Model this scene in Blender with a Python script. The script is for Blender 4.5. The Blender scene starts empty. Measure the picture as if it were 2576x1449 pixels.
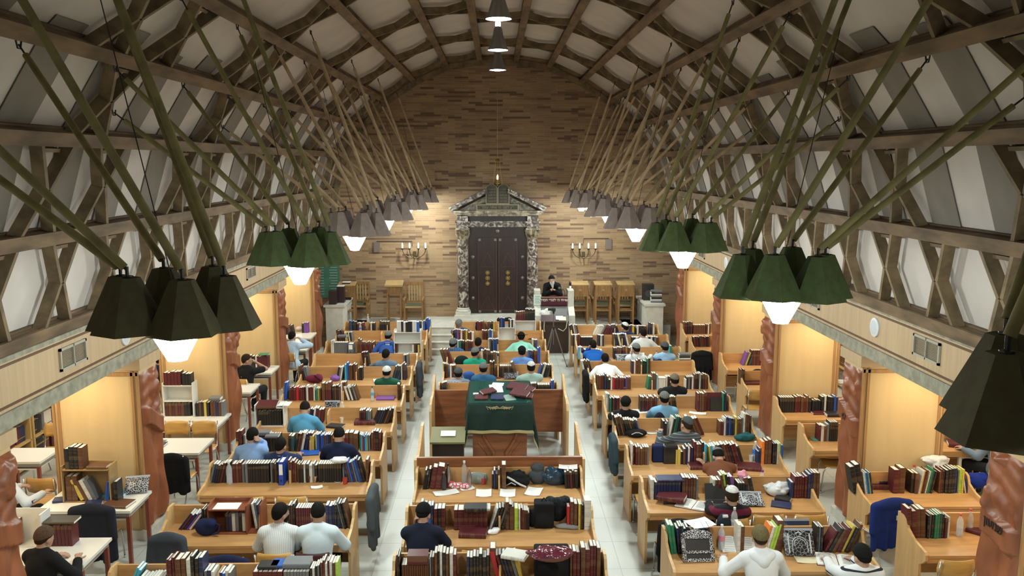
import bpy, math, random, re
import numpy as np
from mathutils import Vector, Matrix
R=math.radians; PI=math.pi
random.seed(7)
S=bpy.context.scene; COL=S.collection
# ---------------------------------------------------------------- camera, world, light, exposure
H=5.2
cam=bpy.data.objects.new('camera',bpy.data.cameras.new('camera')); COL.objects.link(cam)
cam.location=(0,0,H); cam.rotation_euler=(R(90-8.322),0,R(-1.055))
cam.data.sensor_width=36; cam.data.lens=2150/2576*36; cam.data.clip_end=200; cam.data.clip_start=.05
S.camera=cam
W=bpy.data.worlds.new('world'); S.world=W; W.use_nodes=True
W.node_tree.nodes['Background'].inputs[0].default_value=(.9,.95,1,1)
W.node_tree.nodes['Background'].inputs[1].default_value=.02
S.view_settings.view_transform='Standard'; S.view_settings.look='None'; S.view_settings.gamma=1
S.view_settings.exposure=0.42
S.cycles.adaptive_threshold=.02; S.cycles.max_bounces=6; S.cycles.diffuse_bounces=3; S.cycles.glossy_bounces=2; S.cycles.transmission_bounces=3; S.cycles.transparent_max_bounces=6
LAMP_L=112.0        # radiance of the glass diffusers
LAMP_SPOT=75.0     # watts thrown straight down by each cluster
AISLE_W=24.0       # side-aisle ceiling lights, watts
def light(kind,loc,energy,color,size=.3,size_y=None,rot=(0,0,0),spot=None):
    l=bpy.data.lights.new('light',kind); l.energy=energy; l.color=color
    if kind=='AREA':
        l.size=size
        if size_y: l.shape='RECTANGLE'; l.size_y=size_y
    else: l.shadow_soft_size=size
    if spot: l.spot_size=spot; l.spot_blend=.6
    o=bpy.data.objects.new('ceiling_light',l); o.location=loc; o.rotation_euler=rot; COL.objects.link(o); return o
WARM=(1,.80,.50)
for s in (-1,1):                                    # fluorescent fittings under the side galleries
    for y in (5.6,9.45,13.2,16.95,20.75):
        light('AREA',(s*5.75+.1,y+1.35,2.58),AISLE_W*.62,WARM,.5,.25)
        light('AREA',(s*6.2+.1,y-.3,2.58),AISLE_W*.5,WARM,.4,.9)
        light('AREA',(s*7.3,y,2.56),AISLE_W*.7,(1,.95,.82),.3,1.3)
# ---------------------------------------------------------------- materials
MATS={}
def nodes(m):
    nt=m.node_tree; return nt,nt.nodes,nt.links,nt.nodes['Principled BSDF']
def mat(name,col=(.5,.5,.5),rough=.6,metal=0,var=0,scale=8,stretch=(1,1,1),bump=0,emit=0,spec=.5,coord='Object',bscale=None,trans=0,alpha=1,col2=None):
    if name in MATS: return MATS[name]
    m=bpy.data.materials.new(name); m.use_nodes=True; nt,N,L,b=nodes(m)
    b.inputs['Base Color'].default_value=(*col,1); b.inputs['Roughness'].default_value=rough
    b.inputs['Metallic'].default_value=metal; b.inputs['Specular IOR Level'].default_value=spec
    if trans: b.inputs['Transmission Weight'].default_value=trans
    if alpha<1: b.inputs['Alpha'].default_value=alpha
    if emit:
        b.inputs['Emission Color'].default_value=(*col,1); b.inputs['Emission Strength'].default_value=emit
    if var or bump:
        tc=N.new('ShaderNodeTexCoord'); mp=N.new('ShaderNodeMapping'); mp.inputs['Scale'].default_value=stretch
        nz=N.new('ShaderNodeTexNoise'); nz.inputs['Scale'].default_value=scale; nz.inputs['Detail'].default_value=5
        L.new(tc.outputs[coord],mp.inputs[0]); L.new(mp.outputs[0],nz.inputs[0])
        if var:
            cr=N.new('ShaderNodeValToRGB'); c2=col2 or tuple(c*(1-var) for c in col)
            cr.color_ramp.elements[0].position=.32; cr.color_ramp.elements[1].position=.68
            cr.color_ramp.elements[0].color=(*c2,1); cr.color_ramp.elements[1].color=(*[min(1,c*(1+var*.5)) for c in col],1)
            L.new(nz.outputs[0],cr.inputs[0]); L.new(cr.outputs[0],b.inputs['Base Color'])
        if bump:
            bp=N.new('ShaderNodeBump'); bp.inputs['Strength'].default_value=bump; bp.inputs['Distance'].default_value=.01
            L.new(nz.outputs[0],bp.inputs['Height']); L.new(bp.outputs[0],b.inputs['Normal'])
    MATS[name]=m; return m
def brick_mat(name,c1,c2,mortar,bw,bh,ms,axes,rough=.7,dark=None,bump=.3):
    m=bpy.data.materials.new(name); m.use_nodes=True; nt,N,L,b=nodes(m); MATS[name]=m
    tc=N.new('ShaderNodeTexCoord'); sp=N.new('ShaderNodeSeparateXYZ'); cb=N.new('ShaderNodeCombineXYZ')
    L.new(tc.outputs['Object'],sp.inputs[0]); L.new(sp.outputs[axes[0]],cb.inputs[0]); L.new(sp.outputs[axes[1]],cb.inputs[1])
    br=N.new('ShaderNodeTexBrick'); L.new(cb.outputs[0],br.inputs[0])
    for k,v in (('Color1',c1),('Color2',c2),('Mortar',mortar)): br.inputs[k].default_value=(*v,1)
    br.inputs['Scale'].default_value=1; br.inputs['Mortar Size'].default_value=ms; br.inputs['Brick Width'].default_value=bw; br.inputs['Row Height'].default_value=bh
    br.inputs['Bias'].default_value=0; br.offset_frequency=2; br.offset=.5 if dark else 0.0
    out=br.outputs[0]
    nz=N.new('ShaderNodeTexNoise'); nz.inputs['Scale'].default_value=.9; nz.inputs['Detail'].default_value=4; L.new(cb.outputs[0],nz.inputs[0])
    mx=N.new('ShaderNodeMix'); mx.data_type='RGBA'; mx.blend_type='MULTIPLY'; mx.inputs['Factor'].default_value=.55 if dark else .25
    L.new(out,mx.inputs['A']); L.new(nz.outputs[0],mx.inputs['B']); out=mx.outputs['Result']
    if dark:                                        # scattered much darker bricks
        b2=N.new('ShaderNodeTexBrick'); L.new(cb.outputs[0],b2.inputs[0])
        for k,v in (('Color1',(0,0,0)),('Color2',(1,1,1)),('Mortar',(.6,.6,.6))): b2.inputs[k].default_value=(*v,1)
        b2.inputs['Scale'].default_value=1; b2.inputs['Mortar Size'].default_value=0; b2.inputs['Brick Width'].default_value=bw; b2.inputs['Row Height'].default_value=bh
        b2.offset_frequency=2; b2.offset=.5
        cr=N.new('ShaderNodeValToRGB'); cr.color_ramp.elements[0].position=.08; cr.color_ramp.elements[1].position=.34
        cr.color_ramp.elements[0].color=(1,1,1,1); cr.color_ramp.elements[1].color=(0,0,0,1); L.new(b2.outputs[0],cr.inputs[0])
        m2=N.new('ShaderNodeMix'); m2.data_type='RGBA'; L.new(cr.outputs[0],m2.inputs['Factor']); L.new(out,m2.inputs['A']); m2.inputs['B'].default_value=(*dark,1); out=m2.outputs['Result']
    L.new(out,b.inputs['Base Color']); b.inputs['Roughness'].default_value=rough
    if bump:
        bp=N.new('ShaderNodeBump'); bp.inputs['Strength'].default_value=bump; bp.inputs['Distance'].default_value=.01; bp.invert=True
        L.new(br.outputs['Fac'],bp.inputs['Height']); L.new(bp.outputs[0],b.inputs['Normal'])
    return m
M_brick=brick_mat('wall_brick',(.58,.39,.205),(.37,.205,.105),(.44,.33,.21),.40,.06,.007,(0,2),dark=(.15,.085,.05))
M_tile=brick_mat('floor_tile',(.60,.62,.57),(.56,.58,.54),(.40,.42,.39),.8,.8,.006,(0,1),rough=.38,bump=.06)
M_beam=mat('roof_timber',(.20,.13,.07),.75,var=.5,scale=6,stretch=(1,.25,1))
M_lath=mat('lattice_timber',(.22,.155,.085),.75,var=.45,scale=5)
M_ceil=mat('ceiling_plaster',(.66,.60,.555),.9,var=.08,scale=2)
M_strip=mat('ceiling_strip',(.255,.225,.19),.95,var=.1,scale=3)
M_fascia=mat('fascia_veneer',(.55,.395,.235),.55,var=.12,scale=3,stretch=(1,6,.4))
M_ledge=mat('ledge_dust',(.33,.31,.235),.85,var=.3,scale=9)
M_dkline=mat('dark_bead',(.13,.065,.03),.6)
M_panel=mat('pier_veneer',(.64,.47,.25),.45,var=.05,scale=2,stretch=(4,4,.5))
M_ptrim=mat('pier_trim',(.40,.22,.09),.5,var=.2,scale=4,stretch=(8,8,.6))
M_carve=mat('carved_wood',(.30,.10,.045),.36,var=.35,scale=4,stretch=(1.5,1.5,.7))
M_desk=mat('beech_desk',(.545,.295,.115),.38,var=.16,scale=3,stretch=(.6,5,5))
M_deskend=mat('beech_end',(.60,.375,.165),.42,var=.14,scale=3,stretch=(5,5,.6))
M_white=mat('white_laminate',(.78,.77,.72),.35)
M_stone=mat('pale_stone',(.58,.56,.49),.6,var=.12,scale=6)
M_chrome=mat('chrome_tube',(.62,.62,.62),.25,metal=1)
M_black=mat('black_metal',(.02,.02,.02),.45)
M_chair=mat('chair_ply',(.62,.35,.10),.35,var=.18,scale=3,stretch=(.7,5,5))
M_paper=mat('paper',(.85,.84,.80),.8)
M_pages=mat('page_block',(.80,.77,.68),.85,var=.12,scale=60,stretch=(6,1,1))
# ---------------------------------------------------------------- mesh builder
class MB:
    def __init__(s): s.v=[];s.f=[];s.m=[]
    def add(s,vs,fs,mi=0,M=None):
        o=len(s.v)
        for p in vs:
            p=Vector(p); s.v.append(tuple(M@p if M else p))
        for f in fs: s.f.append([o+i for i in f]); s.m.append(mi)
        return s
    def box(s,c,d,mi=0,M=None,rot=None):
        x,y,z=[k/2 for k in d]; vs=[(i*x,j*y,k*z) for i in(-1,1) for j in(-1,1) for k in(-1,1)]
        T=Matrix.Translation(c)
        if rot: T=T@Matrix.Rotation(rot[2],4,'Z')@Matrix.Rotation(rot[1],4,'Y')@Matrix.Rotation(rot[0],4,'X')
        if M: T=M@T
        return s.add(vs,[(0,1,3,2),(4,6,7,5),(0,4,5,1),(2,3,7,6),(0,2,6,4),(1,5,7,3)],mi,T)
    def bx(s,x0,x1,y0,y1,z0,z1,mi=0,M=None):
        return s.box(((x0+x1)/2,(y0+y1)/2,(z0+z1)/2),(x1-x0,y1-y0,z1-z0),mi,M)
    def prism(s,poly,a0,a1,axis='x',mi=0,M=None):
        n=len(poly)
        def P(p,a): return (a,p[0],p[1]) if axis=='x' else (p[0],a,p[1]) if axis=='y' else (p[0],p[1],a)
        vs=[P(p,a0) for p in poly]+[P(p,a1) for p in poly]
        return s.add(vs,[list(range(n))[::-1],list(range(n,2*n))]+[(i,(i+1)%n,n+(i+1)%n,n+i) for i in range(n)],mi,M)
    def frust(s,c,r0,r1,z0,z1,n=12,mi=0,M=None,ph=0,cap0=True,cap1=True,sy=1):
        vs=[(c[0]+r*math.cos(ph+2*PI*i/n),c[1]+sy*r*math.sin(ph+2*PI*i/n),c[2]+z) for r,z in((r0,z0),(r1,z1)) for i in range(n)]
        fs=[(i,(i+1)%n,n+(i+1)%n,n+i) for i in range(n)]
        if cap0: fs.append(list(range(n))[::-1])
        if cap1: fs.append(list(range(n,2*n)))
        return s.add(vs,fs,mi,M)
    def lathe(s,prof,n=16,mi=0,M=None,c=(0,0,0),caps=True):
        vs=[(c[0]+r*math.cos(2*PI*i/n),c[1]+r*math.sin(2*PI*i/n),c[2]+z) for r,z in prof for i in range(n)]
        fs=[(k*n+i,k*n+(i+1)%n,(k+1)*n+(i+1)%n,(k+1)*n+i) for k in range(len(prof)-1) for i in range(n)]
        if caps: fs+=[list(range(n))[::-1],list(range((len(prof)-1)*n,len(prof)*n))]
        return s.add(vs,fs,mi,M)
    def tube(s,pts,r,n=8,mi=0,M=None,closed=False):
        pts=[Vector(p) for p in pts]; rs=r if isinstance(r,(list,tuple)) else [r]*len(pts); vs=[]
        up=None
        for i,p in enumerate(pts):
            d=(pts[min(i+1,len(pts)-1)]-pts[max(i-1,0)]).normalized()
            if up is None: up=Vector((0,0,1)) if abs(d.z)<.9 else Vector((1,0,0))
            a=d.cross(up).normalized(); up=a.cross(d).normalized()
            vs+=[p+rs[i]*(a*math.cos(2*PI*k/n)+up*math.sin(2*PI*k/n)) for k in range(n)]
        m=len(pts); fs=[(k*n+i,k*n+(i+1)%n,(k+1)*n+(i+1)%n,(k+1)*n+i) for k in range(m-1) for i in range(n)]
        fs+=[list(range(n))[::-1],list(range((m-1)*n,m*n))]
        return s.add(vs,fs,mi,M)
    def bar(s,a,b,w,d,nrm,mi=0,M=None):           # board from a to b: width w across, depth d along nrm
        a=Vector(a);b=Vector(b);t=(b-a).normalized();nn=Vector(nrm);nn=(nn-t*nn.dot(t)).normalized();u=t.cross(nn)
        vs=[p+u*(i*w/2)+nn*(j*d/2) for p in(a,b) for i,j in((-1,-1),(1,-1),(1,1),(-1,1))]
        return s.add(vs,[(3,2,1,0),(4,5,6,7),(0,1,5,4),(1,2,6,5),(2,3,7,6),(3,0,4,7)],mi,M)
    def grid(s,fn,nu,nv,mi=0,M=None,thick=0):     # fn(u,v) -> point; closed sheet when thick
        vs=[Vector(fn(i/nu,j/nv)) for j in range(nv+1) for i in range(nu+1)]; n=len(vs); w=nu+1
        fs=[(j*w+i,j*w+i+1,(j+1)*w+i+1,(j+1)*w+i) for j in range(nv) for i in range(nu)]
        if thick:
            nr=[]
            for j in range(nv+1):
                for i in range(nu+1):
                    du=vs[j*w+min(i+1,nu)]-vs[j*w+max(i-1,0)]; dv=vs[min(j+1,nv)*w+i]-vs[max(j-1,0)*w+i]
                    c=du.cross(dv); nr.append(c.normalized() if c.length>1e-9 else Vector((0,0,1)))
            vs+= [p-q*thick for p,q in zip(vs,nr)]
            fs+=[tuple(n+k for k in f[::-1]) for f in fs]
            for i in range(nu): fs+=[(i+1,i,n+i,n+i+1),(nv*w+i,nv*w+i+1,n+nv*w+i+1,n+nv*w+i)]
            for j in range(nv): fs+=[(j*w,(j+1)*w,n+(j+1)*w,n+j*w),((j+1)*w+nu,j*w+nu,n+j*w+nu,n+(j+1)*w+nu)]
        return s.add(vs,fs,mi,M)
    def mesh(s,name,mats,smooth=False):
        me=bpy.data.meshes.new(name); me.from_pydata(s.v,[],s.f)
        if not isinstance(mats,(list,tuple)): mats=[mats]
        for m in mats: me.materials.append(m)
        me.polygons.foreach_set('material_index',s.m)
        if smooth:
            me.polygons.foreach_set('use_smooth',[True]*len(s.f))
            if smooth!=2: me.set_sharp_from_angle(angle=R(38))
        me.update(); return me
    def obj(s,name,mats,parent=None,smooth=False,loc=None,rz=None,rot=None):
        return link(name,s.mesh(name,mats,smooth),parent,loc,rz,rot)
def link(name,me,parent=None,loc=None,rz=None,rot=None,scale=None):
    o=bpy.data.objects.new(name,me); COL.objects.link(o)
    if parent: o.parent=parent
    if loc is not None: o.location=loc
    if rz: o.rotation_euler=(0,0,rz)
    if rot: o.rotation_euler=rot
    if scale: o.scale=scale
    return o
def tag(o,label=None,cat=None,group=None,kind=None):
    if label: o['label']=label
    if cat: o['category']=cat
    if group: o['group']=group
    if kind: o['kind']=kind
    return o
def thing(name,label,cat,loc=(0,0,0),rz=0,group=None):
    o=bpy.data.objects.new(name,None); COL.objects.link(o); o.location=loc; o.rotation_euler=(0,0,rz); o.empty_display_size=.1
    return tag(o,label,cat,group)
def struct(o,label=None): return tag(o,label,None,None,'structure')
def copytree(o,parent=None):
    c=o.copy(); COL.objects.link(c)
    if parent: c.parent=parent
    for ch in o.children: copytree(ch,c)
    return c
ORD='first second third fourth fifth sixth seventh eighth ninth tenth eleventh twelfth thirteenth fourteenth fifteenth sixteenth seventeenth eighteenth nineteenth twentieth'.split()
def ordn(i): return ORD[i] if i<20 else ('twenty-'+ORD[i-20] if i<29 else 'thirtieth' if i==29 else 'thirty-'+ORD[i-30] if i<39 else 'fortieth' if i==39 else 'forty-'+ORD[i-40])
# ================================================================ the hall itself
YW=25.4; XL,XR=-4.88,5.06; PM=1.25; OUT=8.3
ZR=.62                                                     # height of the platform before the ark
def text(name,body,size,m,parent=None,loc=(0,0,0),rot=(R(90),0,0),ext=.004,align='CENTER'):
    c=bpy.data.curves.new(name,'FONT'); c.body=body; c.size=size; c.extrude=ext; c.align_x=align; c.align_y='CENTER'; c.materials.append(m)
    o=bpy.data.objects.new(name,c); COL.objects.link(o); dg=bpy.context.evaluated_depsgraph_get(); dg.update(); me=bpy.data.meshes.new_from_object(o.evaluated_get(dg)); bpy.data.objects.remove(o); o=link(name,me,parent,loc,None,rot); return o
def heb(s): return s[::-1]
fl=MB(); fl.bx(-OUT-.2,OUT+.2,-3,YW+.3,-.2,0); struct(fl.obj('floor',M_tile),'pale worn stone tile floor of the study hall')
P=[(4.95,3.35),(4.77,4.4),(4.45,5.43),(3.93,6.25),(3.23,6.95),(2.4,7.5),(1.47,7.93),(.52,8.08)]
def off(P,d):                                              # polyline moved outward by d
    Q=[]
    full=[(-x,z) for x,z in P]+[(x,z) for x,z in P[::-1]]
    for i,(x,z) in enumerate(full):
        a=full[max(i-1,0)]; b=full[min(i+1,len(full)-1)]
        t=Vector((b[0]-a[0],b[1]-a[1])).normalized(); Q.append((x-t.y*d,z+t.x*d))
    return Q
XC=.06                                                     # the vault is centred a touch right of the camera axis
# back wall
wb=MB(); wb.bx(-OUT-.2,OUT+.2,YW,YW+.3,0,2.7); wb.prism([(5.3+XC,2.7),(-5.3+XC,2.7)]+[(x+XC,z) for x,z in off(P,.3)],YW,YW+.3,'y')
struct(wb.obj('wall_back',M_brick),'end wall of long thin tan and brown bricks under the vault')
wf=MB(); wf.bx(-OUT-.2,OUT+.2,-3.3,-3,0,9); struct(wf.obj('wall_front',M_ceil),'wall behind the gallery')
for s,n in((-1,'left'),(1,'right')):
    w=MB(); w.bx(min(s*OUT,s*(OUT+.2)),max(s*OUT,s*(OUT+.2)),-3,YW,0,2.7); struct(w.obj('wall_'+n,M_panel),'outer wall of the %s side aisle'%n)
    g=MB(); a,b=sorted((s*5.16+XC,s*(OUT+.2))); g.bx(a,b,-3,YW,2.62,2.74); struct(g.obj('gallery_ceiling',M_ceil),'flat ceiling over the side aisle')
# vault skin with grey strips
ce=MB(); Q=off(P,.22); Q2=off(P,.30); n=len(Q)
for i in range(n-1):
    ce.add([(Q[i][0]+XC,-3,Q[i][1]),(Q[i+1][0]+XC,-3,Q[i+1][1]),(Q[i+1][0]+XC,YW+.1,Q[i+1][1]),(Q[i][0]+XC,YW+.1,Q[i][1]),
            (Q2[i][0]+XC,-3,Q2[i][1]),(Q2[i+1][0]+XC,-3,Q2[i+1][1]),(Q2[i+1][0]+XC,YW+.1,Q2[i+1][1]),(Q2[i][0]+XC,YW+.1,Q2[i][1])],[(0,3,2,1),(4,5,6,7),(0,1,5,4),(2,3,7,6)])
ceil=struct(ce.obj('ceiling',M_ceil),'off-white vaulted ceiling behind the timber lattice')
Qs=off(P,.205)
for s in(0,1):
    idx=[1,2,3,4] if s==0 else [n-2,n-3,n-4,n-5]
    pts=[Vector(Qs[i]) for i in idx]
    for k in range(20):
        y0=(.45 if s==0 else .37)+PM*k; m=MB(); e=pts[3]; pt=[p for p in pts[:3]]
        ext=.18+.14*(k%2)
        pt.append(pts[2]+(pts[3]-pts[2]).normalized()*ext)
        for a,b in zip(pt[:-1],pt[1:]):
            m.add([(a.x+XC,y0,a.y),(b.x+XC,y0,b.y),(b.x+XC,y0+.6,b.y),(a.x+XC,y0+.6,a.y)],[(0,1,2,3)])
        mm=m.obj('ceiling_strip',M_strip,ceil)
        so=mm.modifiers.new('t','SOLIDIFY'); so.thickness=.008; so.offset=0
# purlins and lattice braces
tn=0
full=[(-x,z) for x,z in P]+[(x,z) for x,z in P[::-1]]
def nrm(i,j):
    a,b=full[i],full[j]; t=Vector((b[0]-a[0],b[1]-a[1])).normalized(); return Vector((-t.y,0,t.x))
for i,(x,z) in enumerate(full):
    nn=nrm(max(i-1,0),min(i+1,len(full)-1)); tn+=1; b=MB()
    for off_,w,d in((.02,.15,.04),(.10,.11,.14),(.175,.15,.03)):
        c=Vector((x+XC,0,z))+nn*off_
        b.bar((c.x,-2.9,c.z),(c.x,YW,c.z),w,d,nn,1 if d==.04 and 0 else 0)
    struct(b.obj('trim_%d'%tn,M_beam),'long brown roof purlin running the length of the vault')
for i in range(len(full)-1):
    a=Vector((full[i][0]+XC,0,full[i][1])); b=Vector((full[i+1][0]+XC,0,full[i+1][1])); nn=nrm(i,i+1)
    tn+=1; par=bpy.data.objects.new('trim_%d'%tn,None); COL.objects.link(par); struct(par,'row of crossed lattice braces between two roof purlins')
    lft=i<len(full)//2-1; bi=min(i,len(full)-2-i); Y0=2.0 if i<7 else 3.2; sp=.31 if bi==0 else .36
    m=MB()
    for s in(-1,1):
        p0=a+nn*.085+Vector((0,s*sp,0)); p2=b+nn*.085+Vector((0,s*sp,0)); pm=(a+b)/2+nn*(.085)+Vector((0,s*.028,0))
        m.bar(p0,pm,.05,.135,nn); m.bar(pm,p2,.05,.135,nn)
    q=(b if i<7 else a); d=(a-b if i<7 else b-a).normalized(); c=q+d*.14+nn*.14
    m.bar(c+Vector((0,-.2,0)),c+Vector((0,.2,0)),.04,.08,nn)
    me=m.mesh('lattice_brace',M_lath)
    offs={0:(-1.25,0,1.25),1:(-.625,.625),3:(-.625,.625)}.get(bi,(0,))
    for k in range(7):
        for e in offs:
            if Y0+3.75*k+e<YW-.3: link('lattice_brace',me,par,(0,Y0+3.75*k+e,0))
# rim board on the end wall
rb=MB()
for i in range(len(full)-1):
    a,b=full[i],full[i+1]; nn=nrm(i,i+1); rb.bar((a[0]+XC,YW-.04,a[1]),(b[0]+XC,YW-.04,b[1]),.08,.16,nn)
tn+=1; struct(rb.obj('trim_%d'%tn,M_lath),'brown rim board where the vault meets the brick wall')
# fascia over each arcade
for s,X,n in((-1,-4.9,'left'),(1,5.08,'right')):
    f=MB(); a=lambda x0,x1,z0,z1,mi: f.bx(min(X+s*x0,X+s*x1),max(X+s*x0,X+s*x1),-3,YW,z0,z1,mi)
    a(0,.12,2.74,3.24,0); a(-.012,.0,3.19,3.215,2); a(-.012,0,2.775,2.80,2); a(-.03,.1,2.57,2.74,1); a(-.02,.35,3.24,3.29,1); a(.03,.35,3.29,3.34,1)
    tn+=1; struct(f.obj('trim_%d'%tn,[M_fascia,M_ledge,M_dkline]),'pale veneered fascia above the %s arcade'%n)
# free-standing piers with carved faces
def pier(s,y,idx):
    X=XL if s<0 else XR; x0,x1=sorted((X,X+s*1.2)); m=MB(); m.bx(x0,x1,y,y+.62,.12,2.44)
    st=thing('pillar',None,None,(0,0,0)); struct(st,'square wood-clad pillar of the side arcade')
    m.obj('panel',M_panel,st)
    t=MB()
    for e in(.0,.07): 
        for xx in(X+s*(.012+e),X+s*(1.2-.03-e)): t.box((xx,y-.012,1.26),(.035,.03,2.28))
    t.box((X+s*.6,y-.012,2.36),(1.2,.03,.05)); t.obj('moulding',M_ptrim,st)
    c=MB(); c.bx(x0-.05,x1+.05,y-.05,y+.67,2.42,2.57); c.obj('capital',M_fascia,st)
    b=MB(); b.bx(x0-.06,x1+.02,y-.05,y+.68,0,.13) if s>0 else b.bx(x0-.02,x1+.06,y-.05,y+.68,0,.13); b.obj('base',M_stone,st)
    st.name='pillar'
PY=[7.72,11.43,15.15,18.9,22.75]
for k,y in enumerate(PY):
    for s in(-1,1): pier(s,y,k)
# carved relief panels (height field: heads, sashes and drapery)
def relief(seed,nu=30,nv=120,w=.6,h=2.2):
    rr=random.Random(seed); bl=[(rr.uniform(.1,.9),rr.uniform(.0,1),rr.uniform(.08,.2),rr.uniform(-.03,.05)) for _ in range(22)]
    ph=rr.uniform(0,6); sash=rr.uniform(.63,.68); tilt=rr.uniform(-.08,.12); sd=rr.choice((-1,1))
    def z(u,v):
        d=.02
        sv=sash+tilt*(u-.5)+.05*math.cos(u*PI)
        band=abs(v-sv)<.055
        if band: d+=.035
        elif v<sv:
            q=u*9+ph+2.6*math.sin(v*4.5+ph)+sd*1.5*v; d+=.03*(1-abs(((q/PI)%2)-1)**1.6*2)*min(1,(sv-v)*5)+.014*math.sin(u*4-v*11*sd+ph)
        else:
            for bu,bv,br,bh in bl:
                q=((u-bu)/br)**2+((v-bv)/(br*.55))**2
                if q<1: d+=bh*math.sqrt(1-q)
            d+=.008*math.sin(v*70+u*8*sd)
        e=min(u,1-u,(v)*3.5,(1-v)*3.5); return max(.004,min(.125,d*1.55))*min(1,e*14)
    m=MB(); m.grid(lambda u,v:(u*w,-z(u,v),v*h),nu,nv); return m.mesh('carved_panel',M_carve,2)
names=['nearest the gallery','second nearest the gallery','third from the gallery','fourth from the gallery','next to the brick end wall']
for k,y in enumerate(PY):
    for s in(-1,1):
        me=relief(31*k+7*(s+1)+3); X=XL if s<0 else XR
        o=link('carved_panel',me,None,(X-s*.003,y+.02 if s<0 else y+.61,.15),R(90)*(1 if s<0 else -1))
        tag(o,'reddish carved wooden relief on the %s arcade pillar, %s'%('left' if s<0 else 'right',names[k]),'carving','carved pillar reliefs')
        if s>0 and k<2: text('lettering',heb('שמעון' if k==0 else 'לוי'),.13,M_black,o,(.3,-.098,1.46),(R(90),0,0),.004)
# ================================================================ lamps
M_green=mat('green_felt_shade',(.095,.095,.045),.85,var=.3,scale=14,col2=(.095,.075,.04))
M_taupe=mat('taupe_shade',(.27,.215,.185),.85,var=.15,scale=12)
M_inner=mat('shade_lining',(.5,.48,.42),.8)
M_glow=mat('lit_glass',(.90,1,.955),.5,emit=LAMP_L,)
M_pole=mat('olive_pole',(.27,.235,.095),.7,var=.35,scale=7)
M_pole2=mat('tan_pole',(.45,.33,.19),.7,var=.25,scale=7)
ZS=4.1
def shade_mesh(m):
    b=MB(); n=6; ph=R(30)
    prof=[(.215,0),(.092,.35),(.085,.352)]
    b.frust((0,0,0),.238,.078,0,.35,n,0,ph=ph,cap0=False)
    b.frust((0,0,0),.228,.07,0,.34,n,1,ph=ph,cap0=False)
    b.add([(r*math.cos(ph+2*PI*i/n),r*math.sin(ph+2*PI*i/n),0) for r in(.238,.228) for i in range(n)],[(i,n+i,n+(i+1)%n,(i+1)%n) for i in range(n)],0)
    return b.mesh('shade',[m,M_inner])
M_green2=mat('leaf_green_shade',(.085,.135,.045),.85,var=.25,scale=14,col2=(.08,.10,.038))
SH={0:shade_mesh(M_green),1:shade_mesh(M_taupe),2:shade_mesh(M_green2)}
d=MB(); d.frust((0,0,0),.065,.19,-.235,0,8,0,cap1=False); d.frust((0,0,0),.19,.18,0,.006,8,1,cap0=False); DIFF=d.mesh('glass_diffuser',[M_glow,M_black])
d=MB(); d.frust((0,0,0),.012,.012,.35,.42,6); d.frust((0,0,0),.03,.03,.345,.36,8); NECK=d.mesh('hook',M_black)
def cluster(s,y,kind,label):
    x=-2.17 if s<0 else 2.38
    t=thing('lamp_cluster',label,'hanging lamp',(x,y,ZS),0,'lamp clusters on splayed poles')
    g=link('glass_diffuser',DIFF,t,(0,0,.01)); g['label']='glowing white glass diffuser'
    A=[(3,2),(2,1)]
    for k in range(6):
        a=R(60*k); sx,sy=.345*math.cos(a),.345*math.sin(a); dz=.015*((k*2)%3)
        sh=link('shade',SH[kind],t,(sx,sy,dz)); link('hook',NECK,sh)
        cx_=math.cos(a)*-s      # +1 = towards the ridge
        if k in(0,3):
            i,j,dy=((4,5,.65) if cx_>0 else (2,3,.65)); px=(P[i][0]+P[j][0])/2; pz=(P[i][1]+P[j][1])/2; dy=.1*-s
        else:
            i=4 if cx_>0 else 3; px,pz=P[i]; dy=(-.4 if math.sin(a)<0 else 1.5) if s<0 else (-.95 if math.sin(a)<0 else 1.05)
        top=Vector((s*px+XC-x,dy,pz-.1-ZS)); bot=Vector((sx,sy,dz+.40)); dr=(top-bot).normalized()
        if y+dy>YW-.12: top=bot+(top-bot)*1.0; top.y=YW-.14-y
        p=MB(); p.tube([bot+dr*.02,bot+dr*.1,top-dr*.14],[.027,.028,.026],10); p.tube([top-dr*.15,top],.008,6,1); p.tube([bot,bot+dr*.03],.010,6,1)
        p.tube([top+Vector((0,-.04,.03)),top+Vector((0,-.02,-.03)),top+Vector((0,.02,-.03)),top+Vector((0,.04,.03))],.008,5,1)
        p.obj('pole',[M_pole2 if kind==1 else M_pole,M_black],t,smooth=True)
    light('SPOT',(x,y,ZS-.25),LAMP_SPOT,(.90,1,.955),.07,spot=R(125))
    c=MB(); c.tube([(0,0,.0),(0,0,.3),(s*.45,.2,2.2)],.004,4); c.obj('cable',M_black,t)
    return t
for i,(y,k) in enumerate(((5.72,0),(9.4,2),(13.1,1),(16.75,1),(20.45,1),(24.3,1))):
    cluster(-1,y,k,'%s lamp cluster with splayed poles over the left aisle, %s from the gallery'%('dark olive' if k==0 else 'green' if k==2 else 'taupe',ORD[i]))
for i,(y,k) in enumerate(((3.3,0),(7.0,2),(10.8,2),(14.5,1),(17.75,1),(21.2,1),(23.9,1))):
    cluster(1,y,k,'%s lamp cluster with splayed poles over the right aisle, %s from the gallery'%('dark olive' if k==0 else 'green' if k==2 else 'taupe',ORD[i]))
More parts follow.
